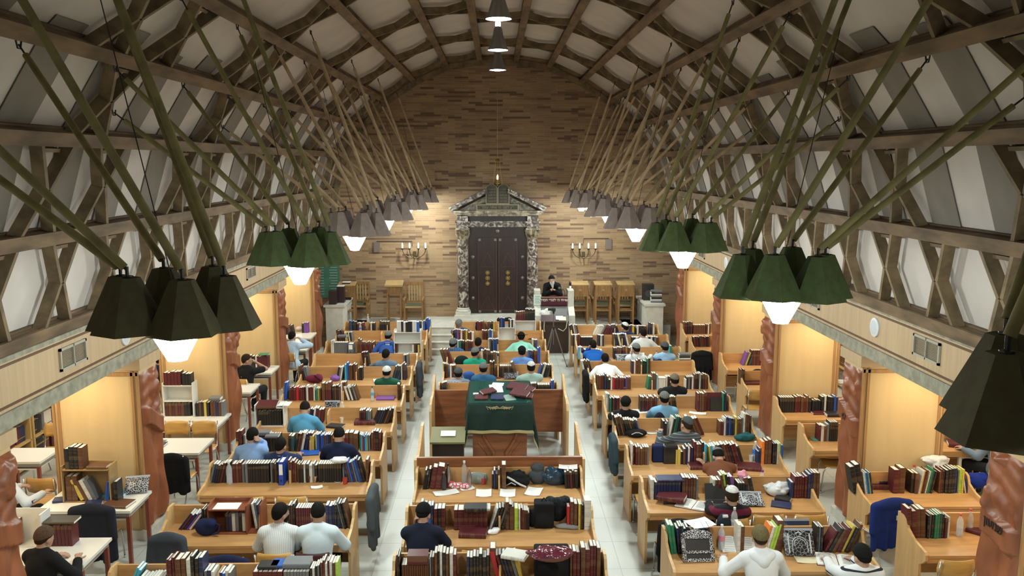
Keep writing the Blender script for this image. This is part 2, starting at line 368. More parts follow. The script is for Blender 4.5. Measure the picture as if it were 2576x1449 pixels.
# ridge pendants
M_alu=mat('spun_metal',(.32,.32,.33),.35,metal=.7)
M_bulb=mat('lit_lamp_face',(.93,.95,1),.5,emit=40)
M_neck=mat('lit_neck',(.93,.95,1),.5,emit=3)
pm=MB(); pm.lathe([(.045,.40),(.075,.36),(.09,.26),(.14,.10),(.185,0.0),(.19,-.012)],24,0,caps=False); pm.lathe([(.183,-.012),(.135,.10),(.085,.26),(.05,.36)],24,0,caps=False); PSH=pm.mesh('shade',M_alu,1)
pb=MB(); pb.lathe([(.0,-.03),(.09,-.022),(.178,.0),(.0,.005)],24,0,caps=False); PFA=pb.mesh('lamp_face',M_bulb,1)
pn=MB(); pn.lathe([(.048,.405),(.05,.47),(.035,.49)],14); PNK=pn.mesh('neck',M_neck,1)
for i,y in enumerate((12.36,15.7,19.0)):
    t=thing('pendant_lamp','grey bell pendant lamp hanging from the ridge, %s of three from the gallery'%ORD[i],'pendant lamp',(.04,y,7.2),0,'bell pendants along the ridge')
    link('shade',PSH,t); link('lamp_face',PFA,t); link('neck',PNK,t)
    c=MB(); c.tube([(0,0,.49),(0,0,1.05)],.008,6); c.obj('cord',M_black,t)
    light('SPOT',(.04,y,7.15),55,(.95,.97,1),.12,rot=(0,0,0),spot=R(130))
# ================================================================ the ark, platform and what stands along the end wall
M_marble=bpy.data.materials.new('veined_marble'); M_marble.use_nodes=True
def _marble(m,c0,c1,c2,sc):
    nt,N,L,b=nodes(m); tc=N.new('ShaderNodeTexCoord'); nz=N.new('ShaderNodeTexNoise'); nz.inputs['Scale'].default_value=sc; nz.inputs['Detail'].default_value=8; nz.inputs['Distortion'].default_value=1.6
    cr=N.new('ShaderNodeValToRGB'); e=cr.color_ramp.elements; e[0].position=.42; e[0].color=(*c0,1); e[1].position=.62; e[1].color=(*c2,1); k=e.new(.52); k.color=(*c1,1)
    L.new(tc.outputs['Object'],nz.inputs[0]); L.new(nz.outputs[0],cr.inputs[0]); L.new(cr.outputs[0],b.inputs['Base Color']); b.inputs['Roughness'].default_value=.35
_marble(M_marble,(.05,.032,.028),(.20,.16,.135),(.50,.45,.385),6)
M_mtrim=bpy.data.materials.new('marble_trim'); M_mtrim.use_nodes=True; _marble(M_mtrim,(.10,.075,.05),(.25,.20,.13),(.42,.36,.25),4)
M_ark=mat('dark_ark_wood',(.028,.011,.009),.35,var=.35,scale=4,stretch=(4,4,.6))
M_arkl=mat('ark_inlay',(.055,.024,.018),.35)
M_gold=mat('old_brass',(.42,.30,.10),.35,metal=.8)
M_pewter=mat('pewter_boss',(.22,.18,.16),.4,metal=.5)
M_slate=mat('tablet_stone',(.06,.05,.034),.6,var=.3,scale=9)
M_slate2=mat('tablet_relief',(.27,.225,.14),.6)
M_oak=mat('honey_oak',(.28,.145,.05),.45,var=.3,scale=4,stretch=(6,6,.8))
M_oakl=mat('pale_oak',(.42,.27,.115),.45,var=.2,scale=4)
# platform with steps
pl=MB(); pl.bx(-2.1,1.25,23.6,YW,0,ZR); pl.bx(1.25,5.0,24.05,YW,0,ZR-.02); pl.bx(-4.8,-2.1,24.05,YW,0,ZR-.02)
struct(pl.obj('trim_%d'%(tn+1),M_stone),'pale stone platform along the end wall'); tn+=1
st=MB()
for k in range(3): st.bx(-1.95,-1.20,22.9+.24*k,23.66,ZR*k/4,ZR*(k+1)/4-.025); st.bx(-1.97,-1.20,22.87+.24*k,23.66,ZR*(k+1)/4-.025,ZR*(k+1)/4)
st.bx(-1.97,-1.2,23.57,24.6,ZR,ZR+.025)
tag(st.obj('steps',M_stone),'pale stone steps up to the ark platform beside the center desks','steps')
ark=thing('torah_ark','tall dark wooden ark with marble columns and stone pediment on the end wall','ark',(.04,YW-.02,ZR))
A=lambda b,n,m,p=ark,sm=False: b.obj(n,m,p,smooth=sm)
b=MB(); b.bx(-1.25,1.25,-.75,0,0,.16); b.bx(-1.3,1.3,-.8,0,0,.06); A(b,'base',M_stone)
b=MB(); b.bx(-.86,.86,-.32,0,.16,2.78); A(b,'frame',M_ark)
for s in(-1,1):
    d=MB(); x0,x1=sorted((s*.008,s*.60)); d.bx(x0,x1,-.36,-.32,.19,2.42,0); 
    for xx in(x0+.03,x1-.03): d.bx(xx-.012,xx+.012,-.372,-.36,.25,2.36,1)
    for zz,up in((.26,1),(1.55,1)):
        h=.42; c=(x0+x1)/2; w=.21
        d.bar((c-w,-.365,zz),(c,-.365,zz+h),.018,.012,(0,-1,0),1); d.bar((c+w,-.365,zz),(c,-.365,zz+h),.018,.012,(0,-1,0),1); d.bar((c-w,-.365,zz),(c+w,-.365,zz),.018,.012,(0,-1,0),1)
    dr=A(d,'door',[M_ark,M_arkl])
    o=MB(); c=s*.30
    for zz,r in((1.06,.065),(1.22,.07),(1.38,.065)):
        for k in range(8):
            a=k*PI/4; o.tube([(c+r*.35*math.cos(a),-.37,zz+r*.35*math.sin(a)),(c+r*math.cos(a),-.385,zz+r*.9*math.sin(a)),(c+r*.8*math.cos(a+.5),-.37,zz+r*.8*math.sin(a+.5))],.011,5)
        o.lathe([(.0,-.012),(.028,-.008),(.03,.01),(0,.012)],8,M=Matrix.Translation((c,-.372,zz))@Matrix.Rotation(R(90),4,'X'),caps=False)
    ob=o.obj('ornament',M_gold,dr,smooth=True); ob['label']='pierced brass ornament'
    for xx in(s*.07,s*.53):
        for zz in(2.35,.22): q=MB(); q.bx(xx-.035,xx+.035,-.375,-.36,zz-.035,zz+.035); q.obj('corner_plate',M_pewter,dr)
    for zz in(.62,1.22,1.84):
        q=MB(); q.lathe([(.052,0),(.05,.02),(.03,.035),(0,.04)],14,M=Matrix.Translation((s*.735,-.32,zz))@Matrix.Rotation(R(90),4,'X'),caps=False); q.obj('boss',M_pewter,ark,smooth=True)
    cb=MB(); X=s*1.02; cb.bx(X-.22,X+.22,-.68,-.25,.16,.24); cb.lathe([(.205,.24),(.215,.27),(.2,.30),(.175,.32),(.185,.345),(.165,.365)],24,c=(X,-.46,0)); A(cb,'column_base',M_stone,sm=True)
    cb=MB(); cb.lathe([(.163,.365),(.165,.9),(.158,1.6),(.145,2.38)],24,c=(X,-.46,0)); A(cb,'column',M_marble,sm=True)
    cb=MB(); cb.lathe([(.15,2.38),(.15,2.45),(.165,2.5),(.2,2.62),(.205,2.66)],20,c=(X,-.46,0))
    for k in range(10):
        a=k*PI/5
        for r,z0,z1 in((.15,2.42,2.55),(.165,2.52,2.66)): cb.tube([(X+r*math.cos(a),-.46+r*math.sin(a),z0),(X+(r+.02)*math.cos(a),-.46+(r+.02)*math.sin(a),(z0+z1)/2),(X+(r+.06)*math.cos(a),-.46+(r+.06)*math.sin(a),z1)],[.03,.028,.012],5)
    cb.bx(X-.2,X+.2,-.66,-.26,2.66,2.71); A(cb,'capital',M_mtrim)
    cb=MB(); cb.bx(X-.17,X+.17,-.63,-.1,2.71,2.86); cb.bx(X-.21,X+.21,-.68,-.1,2.86,2.91); cb.bx(X-.16,X+.16,-.62,-.1,2.91,3.08); A(cb,'entablature_block',M_marble)
b=MB(); b.lathe([(.055,0),(.05,.02),(0,.035)],16,M=Matrix.Translation((0,-.32,2.6))@Matrix.Rotation(R(90),4,'X'),caps=False); A(b,'boss',M_pewter)
b=MB(); b.bx(-.85,.85,-.42,-.1,2.73,2.87); b.bx(-.85,.85,-.46,-.1,2.87,2.9); A(b,'lintel',M_marble)
b=MB(); b.bx(-.85,.85,-.36,-.1,2.9,3.06); A(b,'frieze',M_ark)
b=MB()
for k,(o_,z0,z1) in enumerate(((.0,3.06,3.11),(.06,3.11,3.16),(.14,3.16,3.22))): b.bx(-1.2-o_,1.2+o_,-.62-o_*.8,0,z0,z1)
A(b,'cornice',M_mtrim)
b=MB(); b.prism([(-1.12,3.22),(1.12,3.22),(0,3.80)],-.30,-.05,'y'); A(b,'pediment_back',M_mtrim)
for s in(-1,1): b=MB(); b.bar((s*1.36,-.42,3.25),(s*.3,-.42,3.78),.10,.50,(0,1,0)); b.bar((s*1.40,-.44,3.29),(s*.3,-.44,3.84),.045,.58,(0,1,0)); A(b,'pediment_rake',M_marble)
b=MB(); b.bx(-.62,.62,-.60,-.3,3.22,3.40,0); b.bx(-.58,.58,-.612,-.6,3.25,3.37,1); ib=A(b,'inscription_board',[M_slate2,M_slate])
ob=text('lettering',heb('דע לפני מי אתה עומד'),.11,M_slate2,ib,(0,-.617,3.31))
b=MB()
def tabl(x0,x1):
    n=10; c=(x0+x1)/2; r=(x1-x0)/2; return [(x0,3.40),(x1,3.40)]+[(c+r*math.cos(PI*k/n),3.85+.12*math.sin(PI*k/n)) for k in range(n+1)]
b.prism(tabl(-.345,.0),-.56,-.42,'y',0); b.prism(tabl(.0,.345),-.56,-.42,'y',0)
b.prism([(x*.86-.02,3.43+(z-3.4)*.93) for x,z in tabl(-.345,-.01)],-.57,-.55,'y',1); b.prism([(x*.86+.02,3.43+(z-3.4)*.93) for x,z in tabl(.01,.345)],-.57,-.55,'y',1)
tb=A(b,'tablets',[M_slate2,M_slate])
for s,ws in((1,['אנכי ה','לא יהיה','לא תשא','זכור את','כבד את']),(-1,['לא תרצח','לא תנאף','לא תגנב','לא תענה','לא תחמד'])):
    for k,w in enumerate(ws): text('lettering',heb(w),.062,M_slate2,tb,(s*.165,-.574,3.83-.085*k))
# ever-burning lamp on its chain
t=thing('hanging_lamp','small brass eternal lamp hanging on a long chain above the stone tablets','hanging lamp',(.04,YW-.45,4.50))
b=MB(); b.lathe([(.03,0),(.07,.03),(.085,.09),(.10,.10),(.105,.13),(.06,.14),(.055,.20),(.075,.215),(.03,.23)],16); b.obj('body',M_gold,t,smooth=True)
b=MB(); b.lathe([(.02,.23),(.028,.30),(.012,.36),(0,.39)],10); b.obj('flame_bulb',mat('flame_bulb',(1,.75,.45),.5,emit=2.5),t,smooth=True)
b=MB()
for k in range(3): a=k*2*PI/3+.5; b.tube([(.16*math.cos(a),.16*math.sin(a),.04),(.06*math.cos(a),.06*math.sin(a),.76)],.006,5)
b.lathe([(.03,.74),(.07,.76),(.055,.80),(.02,.82)],12); b.tube([(0,0,.8),(0,0,3.0)],.008,5); b.obj('chain',M_gold,t,smooth=True)
# wall candelabra
def candelabrum(x,z,label):
    t=thing('candelabrum',label,'wall light',(x,YW,z),0,'bronze wall candelabra'); M_br=mat('bronze',(.10,.075,.035),.45,metal=.6)
    b=MB(); b.box((0,-.02,-.2),(.10,.03,.16)); b.tube([(0,-.03,-.25),(0,-.22,-.28)],.018,6); b.obj('backplate',M_br,t)
    for i,e in enumerate((-.34,-.13,.13,.34)):
        b=MB(); pts=[(0,-.22,-.28)]+[(e*math.sin(k*PI/12),-.22,-.28+(-.03+.27*(1-math.cos(k*PI/12))) ) for k in range(1,7)]; b.tube(pts,.013,6); b.lathe([(.02,0),(.045,.03),(.03,.05)],10,c=(e,-.22,-.05)); b.obj('arm',M_br,t,smooth=True)
        c=MB(); c.lathe([(.024,0),(.022,.05),(.022,.12),(.01,.15)],10,c=(e,-.22,0)); c.obj('candle_bulb',mat('warm_bulb',(1,.93,.78),.5,emit=1.2),t,smooth=True)
candelabrum(-2.43,2.72,'bronze four-armed wall candelabrum on the bricks left of the ark')
candelabrum(2.60,2.70,'bronze four-armed wall candelabrum on the bricks right of the ark')
# conduits and small wall plates
for x,z,l in((-3.55,2.78,'small switch box on the bricks near the left lamp row'),(3.35,2.85,'small switch box on the bricks near the right lamp row')):
    t=thing('switch_box',l,'switch box',(x,YW,z)); b=MB(); b.bx(-.09,.09,-.05,0,-.2,.1); b.obj('box',M_pewter,t); b=MB(); b.tube([(0,-.02,.06),(0,-.02,.12),(1.05 if x<0 else -.75,-.02,.12),(1.05 if x<0 else -.75,-.02,-.02)],.012,5); b.obj('conduit',M_slate,t)
# green glass notice on the left
M_gglass=mat('green_glass',(.09,.22,.16),.2,var=.2,scale=3,alpha=.85)
t=thing('notice_board','green glass memorial board with rows of small white lines on the brick wall','notice board',(-5.0,YW-.03,1.80))
b=MB(); b.bx(-.45,.33,-.02,0,-.60,.66); b.obj('glass',M_gglass,t)
b=MB()
rr=random.Random(3)
for k in range(14):
    for x0 in(-.40,.0): b.bx(x0+rr.uniform(0,.08),x0+.26,-.024,-.02,.56-k*.08,.572-k*.08)
b.obj('lettering',mat('faded_white',(.45,.55,.5),.7),t)
# carved-oak furniture along the wall
def armchair(x,y,z,rz,label):
    t=thing('armchair',label,'chair',(x,y,z),rz,'slatted wooden armchairs by the end wall')
    b=MB(); b.bx(-.27,.27,-.25,.22,.42,.47); b.obj('seat',M_oakl,t)
    b=MB(); b.bx(-.23,.23,-.21,.18,.47,.49); b.obj('cushion',mat('green_leather',(.07,.09,.06),.5),t)
    for sx in(-1,1):
        for y0,h in((-.24,.66),(.22,1.12)): b=MB(); b.box((sx*.26,y0,h/2),(.05,.05,h)); b.obj('leg',M_oak,t)
        b=MB(); b.box((sx*.27,-.02,.67),(.06,.56,.035)); b.lathe([(.035,-.03),(.045,0),(.035,.03)],10,c=(sx*.27,-.29,.665)); b.obj('armrest',M_oak,t)
    
    for z0,z1 in((1.04,1.12),(.52,.57)): b=MB(); b.bx(-.25,.25,.2,.24,z0,z1); b.obj('back_rail',M_oak,t)
    for k in range(5): b=MB(); b.box((-.16+.08*k,.22,.81),(.045,.02,.5)); b.obj('back_slat',M_oakl,t)
    return t
def standdesk(x,y,z,rz,label,slant=.28):
    t=thing('reading_stand',label,'reading stand',(x,y,z),rz,'wooden reading stands by the end wall')
    b=MB(); b.box((0,0,1.12),(.52,.42,.03),rot=(slant,0,0)); b.box((0,-.2,1.075),(.52,.02,.05)); b.obj('desk_top',M_oakl,t)
    b=MB(); b.bx(-.2,.2,-.15,.15,.82,1.06); b.obj('box',M_oak,t)
    for sx in(-1,1):
        for sy in(-1,1): b=MB(); b.box((sx*.19,sy*.14,.44),(.04,.04,.88)); b.obj('leg',M_oak,t)
    b=MB(); b.bx(-.2,.2,-.02,.02,.15,.19); b.obj('stretcher',M_oak,t); return t
def backdesk(x,y,z,label):                     # oak chair-desk seen from behind: flat panel on slim legs
    t=thing('prayer_stand',label,'reading stand',(x,y,z),0,'oak panel-backed stands by the end wall')
    b=MB(); b.box((0,-.16,.98),(.46,.03,.34)); b.obj('front_panel',M_oak,t)
    b=MB(); b.box((0,.02,1.17),(.50,.40,.025),rot=(.15,0,0)); b.obj('top',M_oakl,t)
    for sx in(-1,1):
        for y0 in(-.16,.16): b=MB(); b.box((sx*.21,y0,.57),(.045,.045,1.14)); b.obj('leg',M_oak,t)
    b=MB(); b.bx(-.2,.2,-.14,.14,.38,.42); b.obj('shelf',M_oak,t)
    b=MB(); b.box((.0,-.18,1.0),(.06,.006,.045)); b.obj('name_plate',M_oakl,t); return t
Zp=ZR-.02
backdesk(-4.28,24.33,Zp,'dark oak panel-backed stand nearest the green notice board'); armchair(-4.05,25.0,Zp,PI*0,'slatted armchair half hidden behind the dark oak panel-backed stand')
standdesk(-2.98,24.75,Zp,0,'slim oak reading stand with a book on its sloping top, left of the ark')
armchair(-2.42,24.85,Zp,0,'slatted wooden armchair facing the hall, close to the left side of the ark')
for k,(x,l) in enumerate(((2.40,'oak panel-backed stand half hidden by the stone pulpit'),(3.06,'middle oak panel-backed stand right of the stone pulpit'),(3.72,'oak panel-backed stand nearest the right stone pedestal'))):
    backdesk(x,24.33,Zp,l); armchair(x+.05,25.0,Zp,0,'slatted armchair behind the '+l.replace('oak panel-backed','panel-backed'))
# stone pedestals
def pedestal(s,x,y,label):
    t=thing('pedestal',label,'pedestal',(x,y,0),0,'stone pedestals beside the platform'); b=MB(); b.bx(-.24,.24,-.3,1.2,0,1.25); b.obj('block',M_stone,t); b=MB(); b.bx(-.29,.29,-.35,1.22,1.25,1.31); b.obj('cap',M_stone,t)
    b=MB()
    for k in range(3): b.bx(.24 if s<0 else -.24,(.75 if s<0 else -.75),-.3+.3*k,1.2,.2*k,.2*k+.2) if s<0 else b.bx(-.75,-.24,-.3+.3*k,1.2,.2*k,.2*k+.2)
    b.obj('side_steps',M_stone,t)
pedestal(-1,-4.5,23.75,'pale stone pedestal with steps at the left end of the platform')
pedestal(1,4.42,23.75,'pale stone pedestal with steps at the right end of the platform')
t=thing('loudspeaker','black box loudspeaker behind the book stack on the right pedestal','loudspeaker',(4.35,24.2,1.31)); b=MB(); b.bx(-.15,.15,-.14,.14,0,.46); b.obj('cabinet',M_black,t); b=MB(); b.frust((0,0,0),.1,.1,0,.01,16,M=Matrix.Translation((0,-.14,.2))@Matrix.Rotation(R(90),4,'X')); b.obj('cone',mat('cone_grey',(.05,.05,.05),.6),t)
# ================================================================ desks, chairs, tables and books
from math import sin,cos
_th=R(8.322); _ph=R(1.055)
def at(px,py,z=None,Y=None,X=None):        # point of the room seen at a spot of the photograph, on a level / depth / side plane
    a=(px-1288)/2150; b=(724.5-py)/2150
    y=cos(_th)+b*sin(_th); z_=-sin(_th)+b*cos(_th)
    r=Vector((a*cos(_ph)+y*sin(_ph),-a*sin(_ph)+y*cos(_ph),z_))
    t=(z-H)/r.z if z is not None else Y/r.y if Y is not None else X/r.x
    return Vector((r.x*t,r.y*t,H+r.z*t))
def px_x(px,Y,Z):                          # x of photo column px at depth Y, height Z
    d=Y*cos(_th)-(Z-H)*sin(_th); return (px-1288)/2150*d/cos(_ph)+Y*math.tan(_ph)
DW=2.24; TZ=.75
def endpanel(h=1.0): return [(.05,0),(.05,h),(-.10,h+.01),(-.16,h-.02),(-.20,h-.11),(-.36,.82),(-.63,.785),(-.66,.76),(-.66,.69),(-.58,.62),(-.52,.59),(-.52,0)]
def desk_meshes(w):
    D={}
    m=MB(); m.bx(-w/2,w/2,-.65,.0,TZ-.035,TZ); D['tabletop']=m.mesh('tabletop',M_desk)
    m=MB(); m.bx(-w/2,w/2,.0,.03,.22,.985); D['back_panel']=m.mesh('back_panel',M_desk)
    m=MB(); m.prism(endpanel(),-.016,.016,'x'); D['end_panel']=m.mesh('end_panel',M_deskend)
    m=MB(); m.prism([(0,TZ),(0,.975),(-.16,.975),(-.22,.92),(-.24,TZ)],-.012,.012,'x'); D['divider']=m.mesh('divider',M_deskend)
    m=MB(); m.bx(-w/2,w/2,-.42,.0,.55,.57); D['shelf']=m.mesh('shelf',M_desk)
    m=MB(); m.bx(-w/2,w/2,-.64,-.62,.655,TZ-.036); D['apron']=m.mesh('apron',M_desk)
    return D
DM={w:desk_meshes(w) for w in(2.24,1.5,1.1)}
DESK={}
def desk(key,x,y,phrase,label,w=2.24,div=True,group='long beech study desks'):
    y+=.18 if key!='S2' else .02
    t=thing('study_desk',label,'desk',(x,y,0),0,group); D=DM[w]
    for k in('tabletop','back_panel','shelf','apron'): link(k,D[k],t)
    for s in(-1,1): link('end_panel',D['end_panel'],t,(s*(w/2+.016),0,0))
    if div: link('divider',D['divider'],t)
    DESK[key]=(x,y,phrase,w)
CY=[8.64,9.95,11.28,15.95,17.45,18.72,19.98,21.12,22.4]
CW=['nearest','second nearest','third nearest','fourth','fifth','sixth','seventh','eighth','ninth and farthest']
for i,y in enumerate(CY): desk('C%d'%(i+1),.03,y,'%s center desk'%CW[i],'long beech desk in the center column, %s from the gallery%s'%(CW[i],', behind the reading table' if i==2 else ', just beyond the green-draped table' if i==3 else ''),div=i!=8)
RY=[9.26,10.87,12.19,13.56,14.92,16.47,17.73,19.11,20.55,21.85]
RW='nearest,second,third,fourth,fifth,sixth,seventh,eighth,ninth,tenth and farthest'.split(',')
for i,y in enumerate(RY): desk('R%d'%(i+1),3.08,y,'%s right-column desk'%RW[i],'long beech desk in the right column, %s from the gallery'%RW[i])
LY=[8.43,10.02,11.57,12.89,14.29,15.78,17.3,18.53,19.88,21.2,22.4]
LW=RW[:9]+['tenth','eleventh and farthest']
for i,y in enumerate(LY): desk('L%d'%(i+1),-2.9,y,'%s left-column desk'%LW[i],'long beech desk in the left column, %s from the gallery'%LW[i])
for k,px0,y0,w,ph in (('S1',2283,1294,1.5,'nearest right-aisle desk'),('S2',2143,1178,1.5,'right-aisle desk facing the second pillar'),('S3',2020,1065,1.1,'right-aisle desk with the white jar'),('S4',1955,997,1.5,'right-aisle desk with the dark book set'),
    ('S5',1815,886,1.1,'right-aisle desk with the purple folder'),('S6',1864,931,1.1,'right-aisle desk with the black bag'),('S7',1738,842,1.1,'far right-aisle desk by the black coat'),('S8',1716,812,1.1,'farthest right-aisle desk')):
    p=at(px0,y0,z=1.05); desk(k,p.x+w/2+.03,p.y,ph,'short beech desk, the '+ph.replace('desk','one',1),w,False,'short beech desks in the right aisle')
# chairs
cm={}
m=MB(); m.grid(lambda u,v:((u-.5)*.40,(v-.5)*.40,.445-.02*cos((v-.5)*PI)+.03*max(0,v-.8)*0),6,6,thick=-.012); cm['seat']=m.mesh('seat',M_chair,2)
m=MB(); m.grid(lambda u,v:((u-.5)*.43*(1-.25*abs(v-.5)**2*2),-.21+.05*(2*u-1)**2*1-.05*v*.6,.64+.22*v),8,4,thick=.012); cm['backrest']=m.mesh('backrest',M_chair,2)
m=MB()
for s in(-1,1):
    x=s*.205; m.tube([(x,-.235,.86),(x,-.19,.60),(x,-.17,.45),(x,.0,.425),(x,.17,.425),(x,.21,.35),(x,.24,.02)],.011,6); m.tube([(x,-.10,.43),(x,-.17,.3),(x,-.29,.02)],.011,6); m.frust((x,.24,0),.015,.013,0,.03,6); m.frust((x,-.29,0),.015,.013,0,.03,6)
m.tube([(-.205,.1,.42),(.205,.1,.42)],.009,5); cm['frame']=m.mesh('frame',M_chrome,2)
M_plum=mat('plum_seat',(.06,.015,.02),.5)
def chair(x,y,rz,label,group='plywood and chrome chairs at the desks',plum=False):
    t=thing('chair',label,'chair',(x,y,0),rz,group)
    for k in cm:
        o=link(k,cm[k],t)
        if plum and k!='frame': o.material_slots[0].link='OBJECT'; o.material_slots[0].material=M_plum
    return t
# white aisle tables
M_redleg=mat('red_table_leg',(.22,.05,.03),.45)
def wtable(x,y,w,d,label,rz=0,legm=None):
    t=thing('aisle_table',label,'table',(x,y,0),rz,'white laminate tables in the left aisle')
    b=MB(); b.bx(-w/2,w/2,-d/2,d/2,.715,.75); b.obj('tabletop',M_white,t)
    b=MB(); b.bx(-w/2+.08,w/2-.08,-d/2+.06,d/2-.06,.60,.62); b.obj('shelf',M_white,t)
    b=MB(); b.bx(-w/2+.03,w/2-.03,-d/2+.03,d/2-.03,.66,.715); b.obj('frame',mat('table_rail',(.30,.28,.25),.5),t)
    for sx in(-1,1):
        for sy in(-1,1): b=MB(); b.box((sx*(w/2-.05),sy*(d/2-.05),.33),(.045,.045,.66)); b.obj('leg',legm or M_redleg,t)
    return t
# ---------------------------------------------------------------- books
BC=dict(M=('maroon',(.095,.014,.018)),K=('black',(.016,.015,.017)),N=('navy',(.018,.026,.085)),B=('bright blue',(.02,.10,.42)),W=('white',(.66,.64,.58)),G=('green',(.02,.20,.10)),g=('grey',(.16,.165,.175)),R=('red',(.45,.02,.03)),T=('brown',(.11,.045,.022)),Y=('yellow',(.60,.45,.08)),L=('lime green',(.42,.62,.08)),P=('purple',(.20,.07,.34)),O=('orange',(.80,.22,.03)),C=('sky blue',(.06,.40,.60)),D=('dark teal',(.025,.075,.085)))
def spine_mat(c,col):
    m=bpy.data.materials.new('spine_'+BC[c][0].replace(' ','_')); m.use_nodes=True; nt,N,L,b=nodes(m)
    tc=N.new('ShaderNodeTexCoord'); sp=N.new('ShaderNodeSeparateXYZ'); L.new(tc.outputs['Generated'],sp.inputs[0])
    cr=N.new('ShaderNodeValToRGB'); cr.color_ramp.interpolation='CONSTANT'; e=cr.color_ramp.elements; e[0].position=0; e[0].color=(0,0,0,1); e[1].position=.1; e[1].color=(1,1,1,1)
    for p,v in((.11,0),(.24,.9),(.25,0),(.42,.25),(.60,0),(.74,.9),(.75,0),(.88,.9),(.89,0)): k=e.new(p); k.color=(v,v,v,1)
    L.new(sp.outputs['Z'],cr.inputs[0]); oi=N.new('ShaderNodeObjectInfo')
    nz=N.new('ShaderNodeTexNoise'); nz.inputs['Scale'].default_value=14; ad=N.new('ShaderNodeVectorMath'); L.new(tc.outputs['Generated'],ad.inputs[0])
    cx=N.new('ShaderNodeCombineXYZ'); ml=N.new('ShaderNodeMath'); ml.operation='MULTIPLY'; ml.inputs[1].default_value=37; L.new(oi.outputs['Random'],ml.inputs[0]); L.new(ml.outputs[0],cx.inputs[0]); L.new(cx.outputs[0],ad.inputs[1]); L.new(ad.outputs[0],nz.inputs[0])
    th=N.new('ShaderNodeMath'); th.operation='GREATER_THAN'; th.inputs[1].default_value=.46; L.new(nz.outputs[0],th.inputs[0])
    mu=N.new('ShaderNodeMath'); mu.operation='MULTIPLY'; L.new(th.outputs[0],mu.inputs[0]); L.new(cr.outputs[0],mu.inputs[1])
    mx=N.new('ShaderNodeMix'); mx.data_type='RGBA'; L.new(mu.outputs[0],mx.inputs['Factor']); mx.inputs['A'].default_value=(*col,1)
    mx.inputs['B'].default_value=(.30,.21,.09,1) if sum(col)<.4 else (.08,.08,.10,1); L.new(mx.outputs['Result'],b.inputs['Base Color']); b.inputs['Roughness'].default_value=.45
    return m
m=MB(); m.bx(-.43,.43,-.44,.46,.012,.985); PAGES=m.mesh('pages',M_pages)
BM={}
BMAT={}
for c,(n,col) in BC.items():
    BMAT[c]=(mat('cover_'+n.replace(' ','_'),col,.45),spine_mat(c,col))
    m=MB(); m.bx(-.5,-.42,-.46,.5,0,1); m.bx(.42,.5,-.46,.5,0,1)
    xs=[-.5,-.3,0,.3,.5]; ys=[-.46,-.49,-.5,-.49,-.46]
    for a in range(4): m.add([(xs[a],ys[a],0),(xs[a+1],ys[a+1],0),(xs[a+1],ys[a+1],1),(xs[a],ys[a],1),(xs[a]*.84,-.43,0),(xs[a+1]*.84,-.43,0),(xs[a+1]*.84,-.43,1),(xs[a]*.84,-.43,1)],[(0,1,2,3),(7,6,5,4),(3,2,6,7),(0,4,5,1)],1)
    BM[c]=m.mesh('book',list(BMAT[c]))
BOOKS=[]        # (matrix, code, place, sort key, note, size)
BANK={}
def addbook(M,c,place,key,note='standing',h=.27,extra=''): BOOKS.append((M,c,place,key,note,h,extra))
rb_=random.Random(11)
def row(dk,x0,x1,codes,h=.27,lean=0,z=TZ,yo=0,dep=.19,fixed=False,phrase=None,Y=None):
    """books in a row against a desk back, between photo columns x0 and x1; lean in degrees (+ = tops to the right)"""
    if dk in DESK: dx,Y,phrase,_=DESK[dk]; Y=Y-.005
    xa=px_x(x0,Y-dep,z+h*.4); xb=px_x(x1,Y-dep,z+h*.4); n=len(codes); wts=[rb_.uniform(.75,1.25)*(.9 if c.islower() else 1) for c in codes]; tot=sum(wts); x=xa
    for c,w in zip(codes,wts):
        t=(xb-xa)*w/tot
        if c!='_':
            hh=h*(.80 if (c.islower() and c!='g') else 1)*(1 if fixed else rb_.uniform(.93,1.06)); C=c if c=='g' else c.upper(); dd=dep*(1 if fixed else rb_.uniform(.9,1.02))
            a=R(lean); tt=t*.96*cos(a) if lean else t*.97
            yc=Y-dd/2-.004-yo-(0 if fixed else rb_.uniform(0,.012))
            M=Matrix.Translation((x+t/2-(hh*sin(a)*.0),yc,z+(tt/2*abs(sin(a)))))@Matrix.Rotation(a,4,'Y')@Matrix.Diagonal((tt,dd,hh,1))
            addbook(M,C,phrase,x,'leaning' if lean else ('short' if c.islower() and c!='g' else 'standing'),hh)
        x+=t
def flat(x,y,z,c,place,w=.18,l=.25,t=.035,rz=0,tilt=0,note='lying flat'):     # a book lying on its side, spine towards the reader
    M=Matrix.Translation((x,y,z+t/2))@Matrix.Rotation(rz,4,'Z')@Matrix.Rotation(tilt,4,'X')@Matrix.Rotation(R(90),4,'Y')@Matrix.Diagonal((t,w,l,1))@Matrix.Translation((0,0,-.5))
    addbook(M,c,place,x,note,l)
def flatpx(px,py,c,dk,z=TZ,**k):
    p=at(px,py,z=z); ph=DESK[dk][2] if dk in DESK else dk
    flat(p.x,p.y,z,c,ph,**k)
